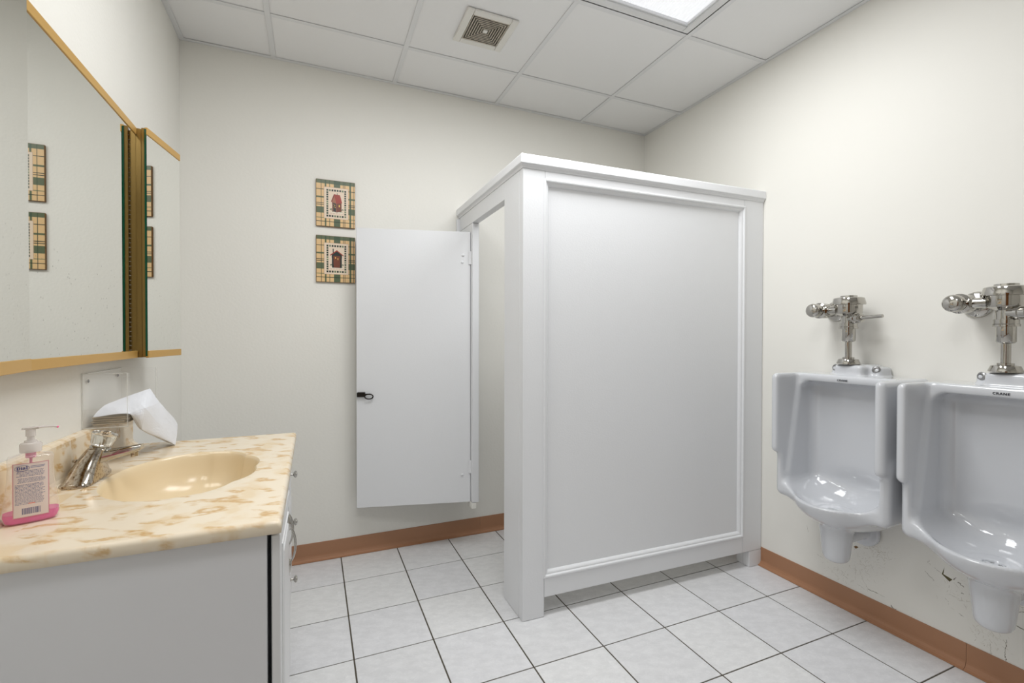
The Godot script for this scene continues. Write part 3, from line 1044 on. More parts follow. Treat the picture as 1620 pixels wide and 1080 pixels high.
func build_mirror_cabinet() -> void:
	var o := thing("mirror_cabinet", "three-part mirrored medicine cabinet with brass trims, side doors ajar", "mirror", Vector3(WALL_L, 1.16, -1.58))
	var P := -o.position
	var y0 := 1.16
	var y1 := 1.934
	var H := y1 - y0
	var ym := (y0 + y1) / 2
	part("body", bmesh(P + Vector3(-0.583, ym, -1.58), Vector3(0.042, H - 0.006, 1.22), M.brass_dark, 0.002), o)
	# fixed middle pane
	mirror_leaf(o, "fixed_mirror", Transform3D(Basis.IDENTITY, P + Vector3(-0.547, ym, (-1.952 - 1.226) / 2)), 1.952 - 1.226, H, 0.004)
	# mullion and hinge of the right wing, then the wing itself
	part("mullion", bmesh(P + Vector3(-0.545, ym, -1.9565), Vector3(0.026, H - 0.002, 0.007), M.brass_dark, 0.001), o)
	var q := MB.new()
	for i in 48:
		q.lathe([Vector2(0, -0.0068), Vector2(0.0034, -0.0066), Vector2(0.0034, 0.0066), Vector2(0, 0.0068)], 10, Transform3D(Basis.IDENTITY, P + Vector3(-0.5295, y0 + 0.01 + (H - 0.02) * (i + 0.5) / 48, -1.9585)))
	part("piano_hinge", q.build(M.brass_dark), o)
	var a := Vector3(-0.513, 0, -1.937)
	var b := Vector3(-0.4735, 0, -2.180)
	wing(o, P, a, b, ym, H, 0.0)
	q = MB.new()
	for i in 48:
		q.lathe([Vector2(0, -0.0068), Vector2(0.0034, -0.0066), Vector2(0.0034, 0.0066), Vector2(0, 0.0068)], 10, Transform3D(Basis.IDENTITY, P + Vector3(-0.5365, y0 + 0.01 + (H - 0.02) * (i + 0.5) / 48, -1.222)))
	part("piano_hinge", q.build(M.brass_dark), o)
	wing(o, P, Vector3(-0.481, 0, -0.955), Vector3(-0.518, 0, -1.232), ym + 0.004, H, 0.0)

func wing(o: Node3D, P: Vector3, a: Vector3, b: Vector3, ym: float, H: float, lift: float) -> void:
	var w := a.distance_to(b)
	var zdir := (a - b).normalized()            # local z, towards the camera end
	var xdir := Vector3.UP.cross(zdir)
	var T := Transform3D(Basis(xdir, Vector3.UP, zdir), P + Vector3((a.x + b.x) / 2, ym + lift, (a.z + b.z) / 2))
	var d := mirror_leaf(o, "mirror_door", T, w, H, 0.006)
	part("back_frame", bmesh(Vector3(-0.0115, 0, 0), Vector3(0.010, H - 0.004, w - 0.003), M.brass_dark, 0.001), d)

# a pane of mirror glass, silver on its face, with green edges and brass strips along top and bottom; local x is its face
func mirror_leaf(o: Node3D, called: String, T: Transform3D, w: float, H: float, thick: float) -> MeshInstance3D:
	var q := MB.new()
	var h := H / 2 - 0.006
	var f := [Vector3(0, -h, w / 2), Vector3(0, -h, -w / 2), Vector3(0, h, -w / 2), Vector3(0, h, w / 2)]
	var uvs := [Vector2(0, 1), Vector2(1, 1), Vector2(1, 0), Vector2(0, 0)]
	q.face(f, Vector3.RIGHT, uvs)
	var s := Vector3(-0.0008, 0, 0)
	q.face([f[0] + s, f[1] + s, f[2] + s, f[3] + s], Vector3.LEFT, uvs)
	var leaf := part(called, q.build(M.mirror), o, T)
	part("glass_edge", bmesh(Vector3(-0.0009 - thick / 2, 0, 0), Vector3(thick, H - 0.010, w + 0.0006), M.green_glass, 0.0004), leaf)
	for e in [-1, 1]:
		var t := MB.new()
		t.box(Vector3(-0.002, e * (H / 2 - 0.012), 0), Vector3(0.010, 0.024, w - 0.0012), 0.0012)
		part("trim", t.build(M.brass), leaf)
	return leaf


# ---------------------------------------------------------------- urinals
func smin(a: float, b: float, k: float) -> float:
	var h := maxf(k - absf(a - b), 0.0) / k
	return minf(a, b) - h * h * k * 0.25

func rbox(x: float, y: float, z: float, hx: float, hy: float, hz: float, r: float) -> float:
	var qx := absf(x) - hx + r
	var qy := absf(y) - hy + r
	var qz := absf(z) - hz + r
	return sqrt(maxf(qx, 0.0) ** 2 + maxf(qy, 0.0) ** 2 + maxf(qz, 0.0) ** 2) + minf(maxf(qx, maxf(qy, qz)), 0.0) - r

func ellipsoid(x: float, y: float, z: float, a: float, b: float, c: float) -> float:
	var k0 := sqrt((x / a) ** 2 + (y / b) ** 2 + (z / c) ** 2)
	var k1 := sqrt((x / (a * a)) ** 2 + (y / (b * b)) ** 2 + (z / (c * c)) ** 2)
	return k0 * (k0 - 1.0) / maxf(k1, 1e-6)

const RIM := [[1.03, 0.165], [0.62, 0.235], [0.592, 0.250], [0.568, 0.278], [0.552, 0.315], [0.542, 0.355], [0.536, 0.45]]

func rim_depth(y: float) -> float:
	if y >= 1.03: return 0.165
	for k in RIM.size() - 1:
		if y >= RIM[k + 1][0]:
			return lerpf(RIM[k][1], RIM[k + 1][1], (RIM[k][0] - y) / (RIM[k][0] - RIM[k + 1][0]))
	return 0.45 + (0.536 - y) * 20.0

# signed distance of the china: s across (symmetric), y height, d out from the wall
func china(s: float, y: float, d: float) -> float:
	s = absf(s)
	var body := 1.0
	if y > 0.36:
		body = rbox(s, y - 0.89, d - 0.13, 0.233, 0.18, 0.175, 0.022)
		body = smin(body, rbox(s, y - 0.64, d - 0.115, 0.233, 0.13, 0.158, 0.03), 0.025)
		body = smin(body, ellipsoid(s, y - 0.548, d - 0.10, 0.192, 0.132, 0.258), 0.045)
		var slope := 0.985 if y > 0.62 else 0.5
		var cut := -smin(-(s - 0.199), -(rim_depth(y) - d) * slope, 0.02)      # both conditions, rounded
		body = -smin(-body, cut, 0.016)
		var cav := smin(rbox(s, y - 0.80, d - 0.32, 0.187, 0.234, 0.25, 0.042), ellipsoid(s, y - 0.575, d - 0.195, 0.158, 0.086, 0.144), 0.05)
		body = -smin(-body, cav, 0.014)
		var well := maxf(sqrt(s * s + (d - 0.20) ** 2) - 0.027, absf(y - 0.47) - 0.05)
		body = maxf(body, -well)
		if y > 1.0:
			var hump := smin(rbox(s, y - 1.075, d - 0.045, 0.058, 0.04, 0.09, 0.015), rbox(s, y - 1.075, d - 0.03, 0.1, 0.034, 0.055, 0.015), 0.02)
			body = smin(body, hump, 0.014)
	if y < 0.52:
		var r := lerpf(0.047, 0.063, clampf((y - 0.286) / 0.15, 0.0, 1.0))
		var t := sqrt(s * s + (d - 0.195) ** 2) - r
		t = -smin(-t, -(0.286 - y), 0.03)
		t = maxf(t, y - 0.50)
		var pr := sqrt(s * s + (y - 0.385) ** 2)
		var pipe := maxf(pr - 0.034, d - 0.19)
		var fl := -smin(-(pr - 0.066), -(d - 0.022), 0.012)
		pipe = smin(pipe, fl, 0.012)
		var well2 := maxf(sqrt(s * s + (d - 0.20) ** 2) - 0.027, absf(y - 0.47) - 0.05)
		body = maxf(smin(body, smin(t, pipe, 0.012), 0.014), -well2)
	return maxf(body, 0.0006 - d)

func surface_net(lo: Vector3, cell: float, nx: int, ny: int, nz: int, m: Material) -> ArrayMesh:
	# x is symmetric about 0: values of the half with x >= 0 are mirrored; nx counts points of the full width and is odd
	var f := PackedFloat32Array()
	f.resize(nx * ny * nz)
	var hx := nx / 2
	for k in nz:
		for j in ny:
			var at := (k * ny + j) * nx
			for i in range(hx, nx):
				var val := china(lo.x + i * cell, lo.y + j * cell, lo.z + k * cell)
				f[at + i] = val
				f[at + nx - 1 - i] = val
	var q := MB.new()
	var id := PackedInt32Array()
	id.resize(nx * ny * nz)
	id.fill(-1)
	var off := [0, 1, nx, nx + 1, nx * ny, nx * ny + 1, nx * ny + nx, nx * ny + nx + 1]
	var pos := [Vector3(0, 0, 0), Vector3(1, 0, 0), Vector3(0, 1, 0), Vector3(1, 1, 0), Vector3(0, 0, 1), Vector3(1, 0, 1), Vector3(0, 1, 1), Vector3(1, 1, 1)]
	var edges := [[0, 1], [2, 3], [4, 5], [6, 7], [0, 2], [1, 3], [4, 6], [5, 7], [0, 4], [1, 5], [2, 6], [3, 7]]
	for k in nz - 1:
		for j in ny - 1:
			for i in nx - 1:
				var b := (k * ny + j) * nx + i
				var s0 := f[b] < 0.0
				var same := true
				for c in range(1, 8):
					if (f[b + off[c]] < 0.0) != s0:
						same = false
						break
				if same: continue
				var sum := Vector3.ZERO
				var cnt := 0
				for e in edges:
					var fa := f[b + off[e[0]]]
					var fb := f[b + off[e[1]]]
					if (fa < 0.0) != (fb < 0.0):
						sum += pos[e[0]].lerp(pos[e[1]], fa / (fa - fb))
						cnt += 1
				id[b] = q.vert(lo + (Vector3(i, j, k) + sum / cnt) * cell, Vector3.ZERO)
	var strides := [1, nx, nx * ny]
	for k in range(1, nz - 1):
		for j in range(1, ny - 1):
			for i in range(1, nx - 1):
				var b := (k * ny + j) * nx + i
				var inside := f[b] < 0.0
				for ax in 3:
					if (f[b + strides[ax]] < 0.0) == inside: continue
					var u: int = strides[(ax + 1) % 3]
					var w: int = strides[(ax + 2) % 3]
					var a := id[b]
					var c := id[b - u]
					var d := id[b - u - w]
					var e := id[b - w]
					if inside:
						q.tri(a, c, d); q.tri(a, d, e)
					else:
						q.tri(a, d, c); q.tri(a, e, d)
	for t in range(0, q.idx.size(), 3):
		var a := q.idx[t]
		var b := q.idx[t + 1]
		var c := q.idx[t + 2]
		var nn := (q.v[c] - q.v[a]).cross(q.v[b] - q.v[a])
		q.n[a] += nn; q.n[b] += nn; q.n[c] += nn
	for t in q.n.size(): q.n[t] = q.n[t].normalized()
	return q.build(m)

func build_urinals() -> void:
	# local frame of the mesh: x across, y up, z out of the wall; turned so that z looks along -x of the room
	var turn := Transform3D(Basis(Vector3.UP, -PI / 2), Vector3.ZERO)
	var body_mesh := surface_net(Vector3(-0.252, 0.27, -0.006), 0.006, 85, 145, 66, M.porcelain)
	var u := thing("urinal", "white china wall urinal hung next to the toilet stall", "urinal", Vector3(WALL_R, 0, -1.283), "wall urinals")
	part("bowl", body_mesh, u, turn)
	for s in [-1, 1]:
		var q := MB.new()
		q.lathe([Vector2(0.0155, 0), Vector2(0.0155, 0.002), Vector2(0.011, 0.006), Vector2(0.0085, 0.0062), Vector2(0.008, 0.003), Vector2(0.0, 0.003)], 18, turn * axis(Vector3(s * 0.083, 1.0975, 0.080), Vector3(s * 0.083 + s * 0.3, 1.24, 0.9)))
		part("bolt_cap", q.build(M.grey_metal), u)
	var font := SystemFont.new()
	font.font_names = PackedStringArray(["Droid Sans"])
	font.font_weight = 700
	var tm := TextMesh.new()
	tm.text = "CRANE"
	tm.font = font
	tm.font_size = 32
	tm.pixel_size = 0.00034
	tm.depth = 0.0006
	tm.material = M.black_print
	part("maker_name", tm, u, turn * Transform3D(Basis.IDENTITY.scaled(Vector3(1.25, 1, 1)), Vector3(0.0, 1.049, 0.1655)))
	var strainer := MB.new()         # outer ring, hub and spokes with open gaps between
	strainer.xf = turn * Transform3D(Basis.IDENTITY, Vector3(0, 0.4915, 0.20))
	strainer.lathe([Vector2(0.023, 0.003), Vector2(0.032, 0.002), Vector2(0.035, -0.003), Vector2(0.023, -0.001), Vector2(0.023, 0.003)], 28)
	strainer.lathe([Vector2(0.0, 0.004), Vector2(0.011, 0.0035), Vector2(0.011, 0.0), Vector2(0.0, 0.0)], 20)
	for k in 5:
		var a := TAU * k / 5 + 0.3
		strainer.xf = turn * Transform3D(Basis(Vector3.UP, a), Vector3(0, 0.4915, 0.20))
		strainer.box(Vector3(0.017, 0.0018, 0), Vector3(0.016, 0.003, 0.011), 0.0008)
	part("drain_strainer", strainer.build(M.porcelain), u)
	var u2 := u.duplicate()
	u2.name = numbered("urinal")
	add_child(u2)
	u2.position = Vector3(WALL_R, 0, -0.783)
	u2.set_meta("label", "white china wall urinal standing away from the stall, second along the wall")
	# flush valves
	var f := thing("flush_valve", "chrome flush valve with lever above the urinal next to the stall", "valve", Vector3(WALL_R, 1.1185, -1.296), "flush valves")
	var V := turn * Transform3D(Basis.IDENTITY, Vector3(0, -1.113, 0.105))     # x towards the camera end is negative before the turn
	var fat := func(prof: Array) -> Array: return prof.map(func(p: Vector2) -> Vector2: return Vector2(p.x * 1.3, p.y))
	var up := func(prof: Array, seg := 28) -> ArrayMesh:
		var q := MB.new()
		q.xf = V
		q.lathe(fat.call(prof), seg)
		return q.build(M.chrome)
	part("spud_flange", up.call([Vector2(0.033, 1.113), Vector2(0.033, 1.117), Vector2(0.028, 1.133), Vector2(0.0165, 1.136), Vector2(0.0165, 1.142), Vector2(0.010, 1.143)]), f)
	part("flush_tube", up.call([Vector2(0.0098, 1.14), Vector2(0.0098, 1.215)]), f)
	part("vacuum_breaker", up.call([Vector2(0.0098, 1.207), Vector2(0.0165, 1.209), Vector2(0.0195, 1.214), Vector2(0.0195, 1.266)]), f)
	part("coupling", up.call([Vector2(0.019, 1.263), Vector2(0.0275, 1.264), Vector2(0.0275, 1.271), Vector2(0.026, 1.273), Vector2(0.026, 1.288), Vector2(0.019, 1.290)], 8), f)
	part("valve_body", up.call([Vector2(0.021, 1.286), Vector2(0.021, 1.318), Vector2(0.026, 1.322), Vector2(0.037, 1.329), Vector2(0.0385, 1.335), Vector2(0.0385, 1.366), Vector2(0.0, 1.367)]), f)
	part("valve_cap", up.call([Vector2(0.036, 1.3655), Vector2(0.047, 1.367), Vector2(0.0475, 1.373), Vector2(0.043, 1.395), Vector2(0.0385, 1.398), Vector2(0.024, 1.399), Vector2(0.0235, 1.406), Vector2(0.0, 1.4065)], 32), f)
	var q := MB.new()                        # lever socket and lever, on the camera side (+z of the room = +x here)
	q.xf = V
	q.lathe(fat.call([Vector2(0.0145, 0.0), Vector2(0.0145, 0.022), Vector2(0.0175, 0.024), Vector2(0.0175, 0.034), Vector2(0.0155, 0.036), Vector2(0.0155, 0.054), Vector2(0.012, 0.058), Vector2(0.006, 0.058), Vector2(0.0055, 0.055), Vector2(0.0, 0.055)]), 24, axis(Vector3(0.012, 1.308, 0.008), Vector3(1.0, 1.308, 0.35)))
	part("lever_socket", q.build(M.chrome), f)
	q = MB.new()
	q.xf = V
	q.tube([Vector3(0.062, 1.309, 0.026), Vector3(0.08, 1.3095, 0.03), Vector3(0.125, 1.312, 0.036), Vector3(0.152, 1.313, 0.038)], 0.0078, 12, 0.0068)
	part("lever", q.build(M.chrome), f)
	q = MB.new()                             # supply side
	q.xf = V
	q.lathe(fat.call([Vector2(0.0155, 0.0), Vector2(0.0155, 0.035), Vector2(0.0145, 0.036), Vector2(0.0145, 0.066), Vector2(0.0225, 0.067), Vector2(0.0225, 0.085), Vector2(0.018, 0.087), Vector2(0.018, 0.11)]), 8, axis(Vector3(-0.02, 1.347, 0), Vector3(-1, 1.347, 0)))
	part("supply_coupling", q.build(M.chrome), f)
	q = MB.new()
	q.xf = V
	q.lathe(fat.call([Vector2(0.019, -0.103), Vector2(0.019, -0.03), Vector2(0.026, -0.024), Vector2(0.027, 0.02), Vector2(0.0205, 0.026), Vector2(0.0205, 0.04), Vector2(0.023, 0.041), Vector2(0.0235, 0.062), Vector2(0.021, 0.071), Vector2(0.014, 0.076), Vector2(0.0, 0.078)]), 28, axis(Vector3(-0.116, 1.347, 0), Vector3(-0.116, 1.347, 1)))
	part("control_stop", q.build(M.chrome), f)
	q = MB.new()
	q.xf = V
	q.lathe(fat.call([Vector2(0.037, -0.1045), Vector2(0.036, -0.098), Vector2(0.03, -0.092), Vector2(0.0195, -0.088), Vector2(0.0195, -0.06)]), 28, axis(Vector3(-0.116, 1.347, 0), Vector3(-0.116, 1.347, 1)))
	part("wall_escutcheon", q.build(M.chrome), f)
	var f2 := f.duplicate()
	f2.name = numbered("flush_valve")
	add_child(f2)
	f2.position = Vector3(WALL_R, 1.1185, -0.796)
	f2.set_meta("label", "chrome flush valve with lever above the urinal standing away from the stall")


func ring(cx: float, y: float, cz: float, rx: float, rz: float, pw: float, n := 32) -> Array:      # superellipse
	var out := []
	for k in n:
		var a := TAU * k / n
		var c := cos(a)
		var s := sin(a)
		out.append(Vector3(cx + rx * signf(c) * pow(absf(c), 2.0 / pw), y, cz + rz * signf(s) * pow(absf(s), 2.0 / pw)))
	return out

func build_faucet() -> void:
	var o := thing("faucet", "worn chrome basin faucet with clear faceted knob", "faucet", Vector3(-0.548, DECK, -1.566))
	var q := MB.new()
	q.loft([ring(0, 0.0006, 0, 0.034, 0.083, 5), ring(0, 0.007, 0, 0.034, 0.083, 5), ring(0.001, 0.012, 0, 0.032, 0.078, 4), ring(0.004, 0.03, 0, 0.030, 0.060, 3.4), ring(0.009, 0.05, 0, 0.027, 0.043, 3), ring(0.018, 0.07, 0, 0.025, 0.03, 2.4), ring(0.026, 0.083, 0, 0.0235, 0.025, 2)])
	part("body", q.build(M.old_chrome), o)
	q = MB.new()                 # spout: a flat tapering arm
	var rings := []
	for s in [[0.0, 0.05, 0.022, 0.019], [0.03, 0.059, 0.020, 0.016], [0.07, 0.067, 0.0175, 0.012], [0.105, 0.074, 0.0155, 0.009], [0.119, 0.0775, 0.0145, 0.007]]:
		var r := []
		for k in 20:
			var a := TAU * k / 20
			r.append(Vector3(s[0], s[1] + s[3] * signf(sin(a)) * pow(absf(sin(a)), 0.4), s[2] * signf(cos(a)) * pow(absf(cos(a)), 0.4)))
		rings.append(r)
	q.loft(rings)
	part("spout", q.build(M.chrome), o)
	part("aerator", lathed([Vector2(0.0, -0.012), Vector2(0.0085, -0.012), Vector2(0.009, 0.0), Vector2(0.0, 0.0)], M.old_chrome, 16, Transform3D(Basis.IDENTITY, Vector3(0.102, 0.066, 0))), o)
	var A := axis(Vector3(0.028, 0.08, 0), Vector3(0.046, 0.14, 0))
	part("collar", lathed([Vector2(0.0225, 0.0), Vector2(0.0235, 0.004), Vector2(0.019, 0.008), Vector2(0.0, 0.0085)], M.chrome, 24, A), o)
	var prof := [[0.0, 0.0095], [0.020, 0.0095], [0.0235, 0.014], [0.0275, 0.036], [0.028, 0.040], [0.0265, 0.043], [0.012, 0.0435], [0.011, 0.041], [0.0, 0.041]]
	q = MB.new()                 # fluted acrylic knob
	var rows := []
	for p in prof:
		var row := []
		for k in 48:
			var a := TAU * k / 48
			var fl: float = 1.0 - (0.045 if k % 4 < 2 and p[1] < 0.039 and p[0] > 0.015 else 0.0)
			row.append(A * Vector3(cos(a) * p[0] * fl, p[1], sin(a) * p[0] * fl))
		rows.append(row)
	q.grid(rows, true, A * Vector3(0, 0.025, 0))
	var kn := part("knob", q.build(M.knob_glass), o)
	part("knob_screw", lathed([Vector2(0.0, 0.0), Vector2(0.006, 0.0), Vector2(0.006, 0.006), Vector2(0.0, 0.006)], M.old_chrome, 12, A * Transform3D(Basis.IDENTITY, Vector3(0, 0.0415, 0))), kn)
	part("lift_rod", lathed([Vector2(0.0, 0.0), Vector2(0.0022, 0.0), Vector2(0.0022, 0.034), Vector2(0.007, 0.036), Vector2(0.0075, 0.040), Vector2(0.004, 0.042), Vector2(0.0, 0.042)], M.old_chrome, 14, Transform3D(Basis.IDENTITY, Vector3(-0.022, 0.014, 0.0))), o)


func build_soap_bottle() -> void:
	var o := thing("soap_bottle", "clear pump bottle with a little pink soap left and printed label", "soap dispenser", Vector3(-0.533, DECK + 0.0006, -1.268))
	o.rotation.y = 0.394
	var q := MB.new()
	var prof := [[0.0, 0.036, 0.019], [0.003, 0.0395, 0.022], [0.014, 0.0425, 0.0235], [0.03, 0.0415, 0.0235], [0.06, 0.0375, 0.022], [0.09, 0.0345, 0.021], [0.115, 0.0338, 0.0205], [0.130, 0.0342, 0.020], [0.134, 0.0325, 0.0185], [0.1365, 0.024, 0.016], [0.139, 0.0135, 0.0125], [0.146, 0.0125, 0.0125]]
	var rings := []
	for p in prof: rings.append(ring(0, p[0], 0, p[1], p[2], 3.2 if p[0] < 0.135 else 2.2, 48))
	q.loft(rings)
	part("bottle", q.build(M.bottle), o)
	q = MB.new()
	rings = []
	for p in [[0.0015, 0.0345, 0.0175], [0.004, 0.038, 0.0205], [0.014, 0.0412, 0.0222], [0.0205, 0.0408, 0.0222]]: rings.append(ring(0, p[0], 0, p[1], p[2], 3.2, 48))
	q.loft(rings)
	part("soap", q.build(M.pink), o)
	# label on the face towards the camera, following the swell of the bottle
	var rows := []
	for i in 13:
		var y := 0.122 - 0.108 * i / 12
		var hw := 0.0
		var hd := 0.0
		for k in prof.size() - 1:
			if y >= prof[k][0] and y <= prof[k + 1][0]:
				var t: float = (y - prof[k][0]) / (prof[k + 1][0] - prof[k][0])
				hw = lerpf(prof[k][1], prof[k + 1][1], t); hd = lerpf(prof[k][2], prof[k + 1][2], t)
		var row := []
		for j in 13:
			var x := lerpf(-0.026, 0.026, j / 12.0)
			row.append(Vector3(x, y, hd * pow(maxf(0.0, 1.0 - pow(absf(x) / hw, 3.2)), 1.0 / 3.2) + 0.0005))
		rows.append(row)
	q = MB.new()
	q.grid(rows, false, Vector3(0, 0.07, 0), true)
	M.label = mat(Color.WHITE, 0.4)
	M.label.albedo_texture = soap_label_texture()
	var lab := part("label", q.build(M.label), o)
	var font := SystemFont.new()
	font.font_names = PackedStringArray(["Droid Serif"])
	font.font_weight = 800
	font.font_italic = true
	var tm := TextMesh.new()
	tm.text = "Dial"
	tm.font = font
	tm.font_size = 32
	tm.pixel_size = 0.00024
	tm.depth = 0.0003
	tm.material = M.blue_print
	part("maker_name", tm, lab, Transform3D(Basis.IDENTITY, Vector3(-0.0125, 0.1125, 0.0213)))
	var oval := MB.new()
	var pts := []
	for k in 33:
		var a := TAU * k / 32 + 0.3
		pts.append(Vector3(-0.0125 + cos(a) * 0.0105, 0.1125 + sin(a) * 0.0056, 0.0214))
	oval.tube(pts, 0.00025, 6)
	part("oval", oval.build(M.blue_print), lab)
	part("collar", lathed([Vector2(0.0, 0.141), Vector2(0.0165, 0.141), Vector2(0.0168, 0.156), Vector2(0.0155, 0.159), Vector2(0.010, 0.160), Vector2(0.0095, 0.164), Vector2(0.0, 0.164)], M.pump, 24), o)
	part("pump_stem", lathed([Vector2(0.0, 0.163), Vector2(0.0055, 0.163), Vector2(0.0055, 0.172), Vector2(0.0075, 0.173), Vector2(0.0075, 0.188), Vector2(0.0, 0.188)], M.pump, 18), o)
	part("dip_tube", lathed([Vector2(0.0, 0.012), Vector2(0.0022, 0.012), Vector2(0.0022, 0.128), Vector2(0.008, 0.129), Vector2(0.008, 0.141), Vector2(0.0, 0.141)], mat(rgb8(236, 150, 178), 0.4), 14), o)
	q = MB.new()
	q.loft([ring(-0.012, 0.187, 0, 0.001, 0.003, 2, 12), ring(0, 0.187, 0, 0.013, 0.008, 2, 12), ring(0, 0.191, 0, 0.0125, 0.0075, 2, 12)])
	q.tube([Vector3(0.006, 0.1888, 0), Vector3(0.022, 0.1895, 0), Vector3(0.034, 0.1885, 0), Vector3(0.0395, 0.1865, 0)], 0.0028, 10, 0.002)
	part("nozzle", q.build(M.pump), o)
	part("nozzle_tip", lathed([Vector2(0.0, 0.0), Vector2(0.0021, 0.0), Vector2(0.0021, 0.003), Vector2(0.0, 0.0035)], M.pink_solid, 10, axis(Vector3(0.0385, 0.187, 0), Vector3(0.05, 0.181, 0))), o)


func build_towel_holder() -> void:
	var o := thing("towel_holder", "clear acrylic paper towel holder screwed to the wall beside the mirror", "towel holder", Vector3(WALL_L, 0.968, -1.845))
	var x0 := 0.0012
	var x1 := 0.105
	var z0 := -0.147
	var z1 := 0.147
	var h := 0.157
	var th := 0.003
	part("back_plate", bmesh(Vector3(x0 + th / 2, h / 2, 0), Vector3(th, h, z1 - z0), M.acrylic, 0.0004), o)
	part("side_plate", bmesh(Vector3((x0 + x1) / 2, h / 2, z1 - th / 2), Vector3(x1 - x0, h, th), M.acrylic, 0.0004), o)
	part("side_plate", bmesh(Vector3((x0 + x1) / 2, h / 2, z0 + th / 2), Vector3(x1 - x0, h, th), M.acrylic, 0.0004), o)
	part("bottom_plate", bmesh(Vector3((x0 + x1) / 2, th / 2, 0), Vector3(x1 - x0, th, z1 - z0 - 2 * th), M.acrylic, 0.0004), o)
	# front strips: the towels come out between them
	for e in [[z1 - 0.012, 0.024], [z0 + 0.010, 0.020]]:
		part("front_strip", bmesh(Vector3(x1 - th / 2, h / 2, e[0]), Vector3(th, h, e[1]), M.acrylic, 0.0004), o)
	for e in [[Vector3(x0 + 0.001, h / 2, z1 + 0.0004), Vector3(0.0022, h, 0.001)], [Vector3(x1 + 0.0004, h / 2, z1 - 0.0012), Vector3(0.001, h, 0.0026)], [Vector3(x1 + 0.0004, h / 2, z0 + 0.0205), Vector3(0.001, h, 0.0022)], [Vector3((x0 + x1) / 2, h + 0.0004, z1 - th / 2), Vector3(x1 - x0, 0.001, th)], [Vector3(x0 + th / 2, h + 0.0004, 0), Vector3(th, 0.001, z1 - z0)], [Vector3((x0 + x1) / 2, 0.0015, z1 + 0.0004), Vector3(x1 - x0, 0.003, 0.001)]]:
		part("polished_edge", bmesh(e[0], e[1], M.acrylic_edge, 0.0002), o)
	for z in [0.113, -0.111]:
		part("screw", lathed([Vector2(0.0, 0.003), Vector2(0.003, 0.0026), Vector2(0.0048, 0.001), Vector2(0.005, 0.0)], M.grey_metal, 14, axis(Vector3(x0 + th, 0.134, z), Vector3(1, 0.134, z))), o)
	# folded towels lying in the holder
	var rng := RandomNumberGenerator.new()
	rng.seed = 4
	for k in 4:
		var s := thing("folded_towel", "tan folded paper towel lying in the clear holder, one of the stack", "paper towel", Vector3(WALL_L + 0.05 + 0.0015 * k, 0.972 + 0.0062 * k, -1.83), "folded towels in the acrylic holder")
		part("sheet", bmesh(Vector3(0, 0.003, 0), Vector3(0.082, 0.0056, 0.20), M.paper_tan, 0.0022), s, Transform3D(Basis(Vector3.UP, rng.randf_range(-0.05, 0.05)), Vector3.ZERO))
	# the crumpled sheet that hangs out over the deck
	var a := [Vector3(-0.585, 0.999, -1.70), Vector3(-0.57, 1.030, -1.75), Vector3(-0.54, 1.043, -1.828), Vector3(-0.505, 1.056, -1.924), Vector3(-0.475, 1.012, -1.908), Vector3(-0.462, 0.978, -1.941), Vector3(-0.450, 0.919, -2.035), Vector3(-0.440, 0.8565, -1.949), Vector3(-0.478, 0.953, -1.719), Vector3(-0.462, 1.019, -1.716), Vector3(-0.497, 1.006, -1.72), Vector3(-0.545, 1.005, -1.71), Vector3(-0.503, 0.947, -1.790), Vector3(-0.515, 0.9, -1.86), Vector3(-0.475, 0.8565, -2.0), Vector3(-0.49, 0.954, -1.81), Vector3(-0.458, 0.935, -1.86)]
	var base := Vector3(-0.45, 0.8565, -1.96)
	var t2 := thing("paper_towel", "crumpled white paper towel hanging out of the holder onto the marbled top", "paper towel", base)
	var faces := [[1, 2, 10, 11], [0, 1, 11], [2, 3, 9, 10], [3, 4, 9], [4, 5, 16, 9], [5, 6, 16], [16, 6, 7], [9, 16, 8], [16, 7, 8], [8, 7, 14, 12], [10, 9, 8, 12]]
	# triangles over shared corners, divided and relaxed a few times so that the folds are soft
	var pv := PackedVector3Array()
	for p in a: pv.append(p - base)
	var pt := []
	for f in faces:
		for k in range(1, f.size() - 1): pt.append([f[0], f[k], f[k + 1]])
	for round_ in 3:
		var mids := {}
		var nt := []
		for t in pt:
			var m := []
			for k in 3:
				var key := [mini(t[k], t[(k + 1) % 3]), maxi(t[k], t[(k + 1) % 3])]
				if not mids.has(key):
					mids[key] = pv.size()
					pv.append((pv[key[0]] + pv[key[1]]) / 2)
				m.append(mids[key])
			nt.append_array([[t[0], m[0], m[2]], [m[0], t[1], m[1]], [m[2], m[1], t[2]], [m[0], m[1], m[2]]])
		pt = nt
		# boundary corners relax along the boundary, the others towards all their neighbours
		var seen_edges := {}
		for t in pt:
			for k in 3:
				var key := [mini(t[k], t[(k + 1) % 3]), maxi(t[k], t[(k + 1) % 3])]
				seen_edges[key] = seen_edges.get(key, 0) + 1
		var sums := PackedVector3Array()
		sums.resize(pv.size())
		var cnt := PackedInt32Array()
		cnt.resize(pv.size())
		var rim_v := {}
		for e in seen_edges:
			if seen_edges[e] == 1:
				rim_v[e[0]] = true; rim_v[e[1]] = true
		for e in seen_edges:
			for k in 2:
				if rim_v.has(e[k]) and seen_edges[e] != 1: continue
				sums[e[k]] += pv[e[1 - k]]
				cnt[e[k]] += 1
		for k in pv.size():
			if k in [3, 7] or cnt[k] == 0: continue
			pv[k] = pv[k].lerp(sums[k] / cnt[k], 0.4 if k > 16 else 0.22)
	var wob := FastNoiseLite.new()
	wob.seed = 6
	wob.frequency = 9.0
	for k in pv.size(): pv[k] += Vector3(0.4, 0.5, 0.6) * wob.get_noise_3dv(pv[k]) * 0.005
	var q := MB.new()
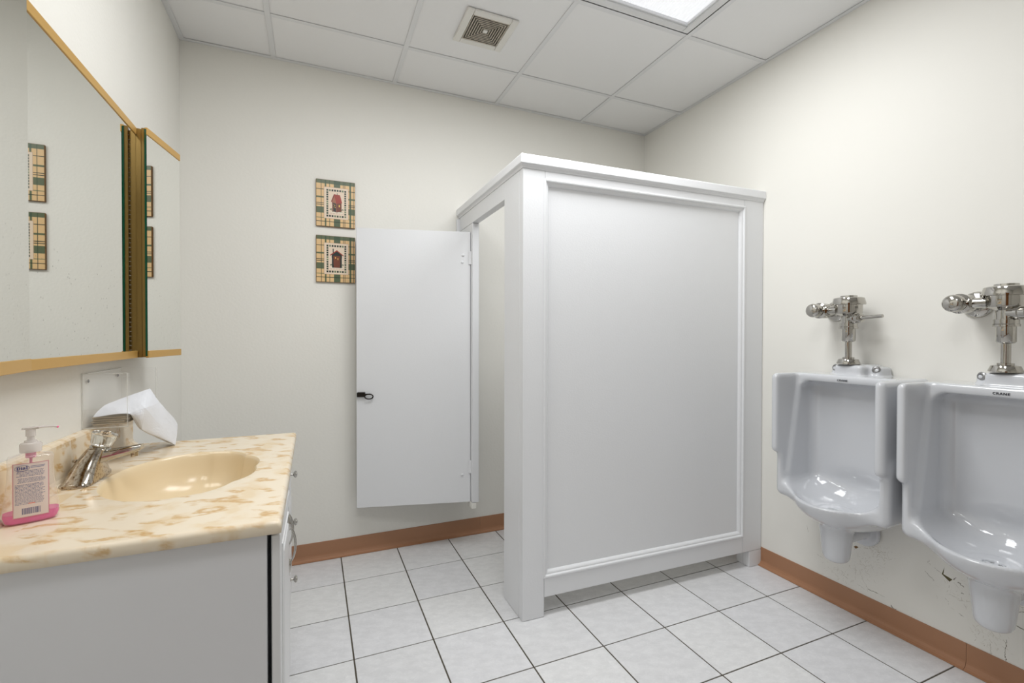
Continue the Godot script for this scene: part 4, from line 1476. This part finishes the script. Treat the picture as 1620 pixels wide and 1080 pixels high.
	for t in pt:
		var nn := (pv[t[1]] - pv[t[0]]).cross(pv[t[2]] - pv[t[0]]).normalized()
		var off := nn * 0.0003
		q.face([pv[t[0]] + off, pv[t[1]] + off, pv[t[2]] + off], nn)
		q.face([pv[t[0]] - off, pv[t[1]] - off, pv[t[2]] - off], -nn)
	part("sheet", q.build(M.paper), t2)


func build_plaques() -> void:
	for k in 2:
		var top: float = [2.094, 1.788][k]
		var o := thing("picture_plaque", ["wooden plaque with plaid border and red-roofed outhouse above the other plaque", "wooden plaque with plaid border and dark outhouse with red door below the other plaque"][k], "picture", Vector3(0.1185, top - 0.128, WALL_B + 0.0006), "outhouse plaques")
		part("board", bmesh(Vector3(0, 0, 0.006), Vector3(0.203, 0.256, 0.012), M.wood_edge, 0.0015), o)
		var q := MB.new()
		var w := 0.0995
		var h := 0.1262
		q.face([Vector3(-w, -h, 0.0124), Vector3(w, -h, 0.0124), Vector3(w, h, 0.0124), Vector3(-w, h, 0.0124)], Vector3.BACK, [Vector2(0, 1), Vector2(1, 1), Vector2(1, 0), Vector2(0, 0)])
		var m := mat(Color.WHITE, 0.35)
		m.albedo_texture = plaque_texture(k == 1)
		part("print", q.build(m), o)


func build_vent() -> void:
	var o := thing("ceiling_vent", "square white exhaust vent with dusty concentric louvers in the ceiling", "vent", Vector3(0.762, CEIL, -2.128))
	var s := 0.125
	var q := MB.new()
	for e in [-1, 1]:
		q.box(Vector3(e * (s - 0.0175), -0.006, 0), Vector3(0.035, 0.012, s * 2), 0.004)
		q.box(Vector3(0, -0.006, e * (s - 0.0175)), Vector3(s * 2 - 0.068, 0.012, 0.035), 0.004)
	part("frame", q.build(M.vent_white), o)
	q = MB.new()                 # open galvanised duct, dusty
	for e in [-1, 1]:
		q.box(Vector3(e * 0.0935, 0.131, 0), Vector3(0.002, 0.26, 0.189), 0.0004)
		q.box(Vector3(0, 0.131, e * 0.0935), Vector3(0.185, 0.26, 0.002), 0.0004)
	q.box(Vector3(0, 0.262, 0), Vector3(0.189, 0.002, 0.189), 0.0004)
	part("duct", q.build(M.duct), o)
	for k in 7:
		var r := 0.087 - 0.0113 * k
		q = MB.new()
		for e in [-1, 1]:
			q.box(Vector3(e * r, -0.0085, 0), Vector3(0.0042, 0.003, 2 * r + 0.0042), 0.001)
			q.box(Vector3(0, -0.0085, e * r), Vector3(2 * r - 0.0042, 0.003, 0.0042), 0.001)
		part("louver", q.build(M.vent_dirty), o)
	part("centre_cap", bmesh(Vector3(0, -0.007, 0), Vector3(0.022, 0.01, 0.022), M.vent_white, 0.002), o)
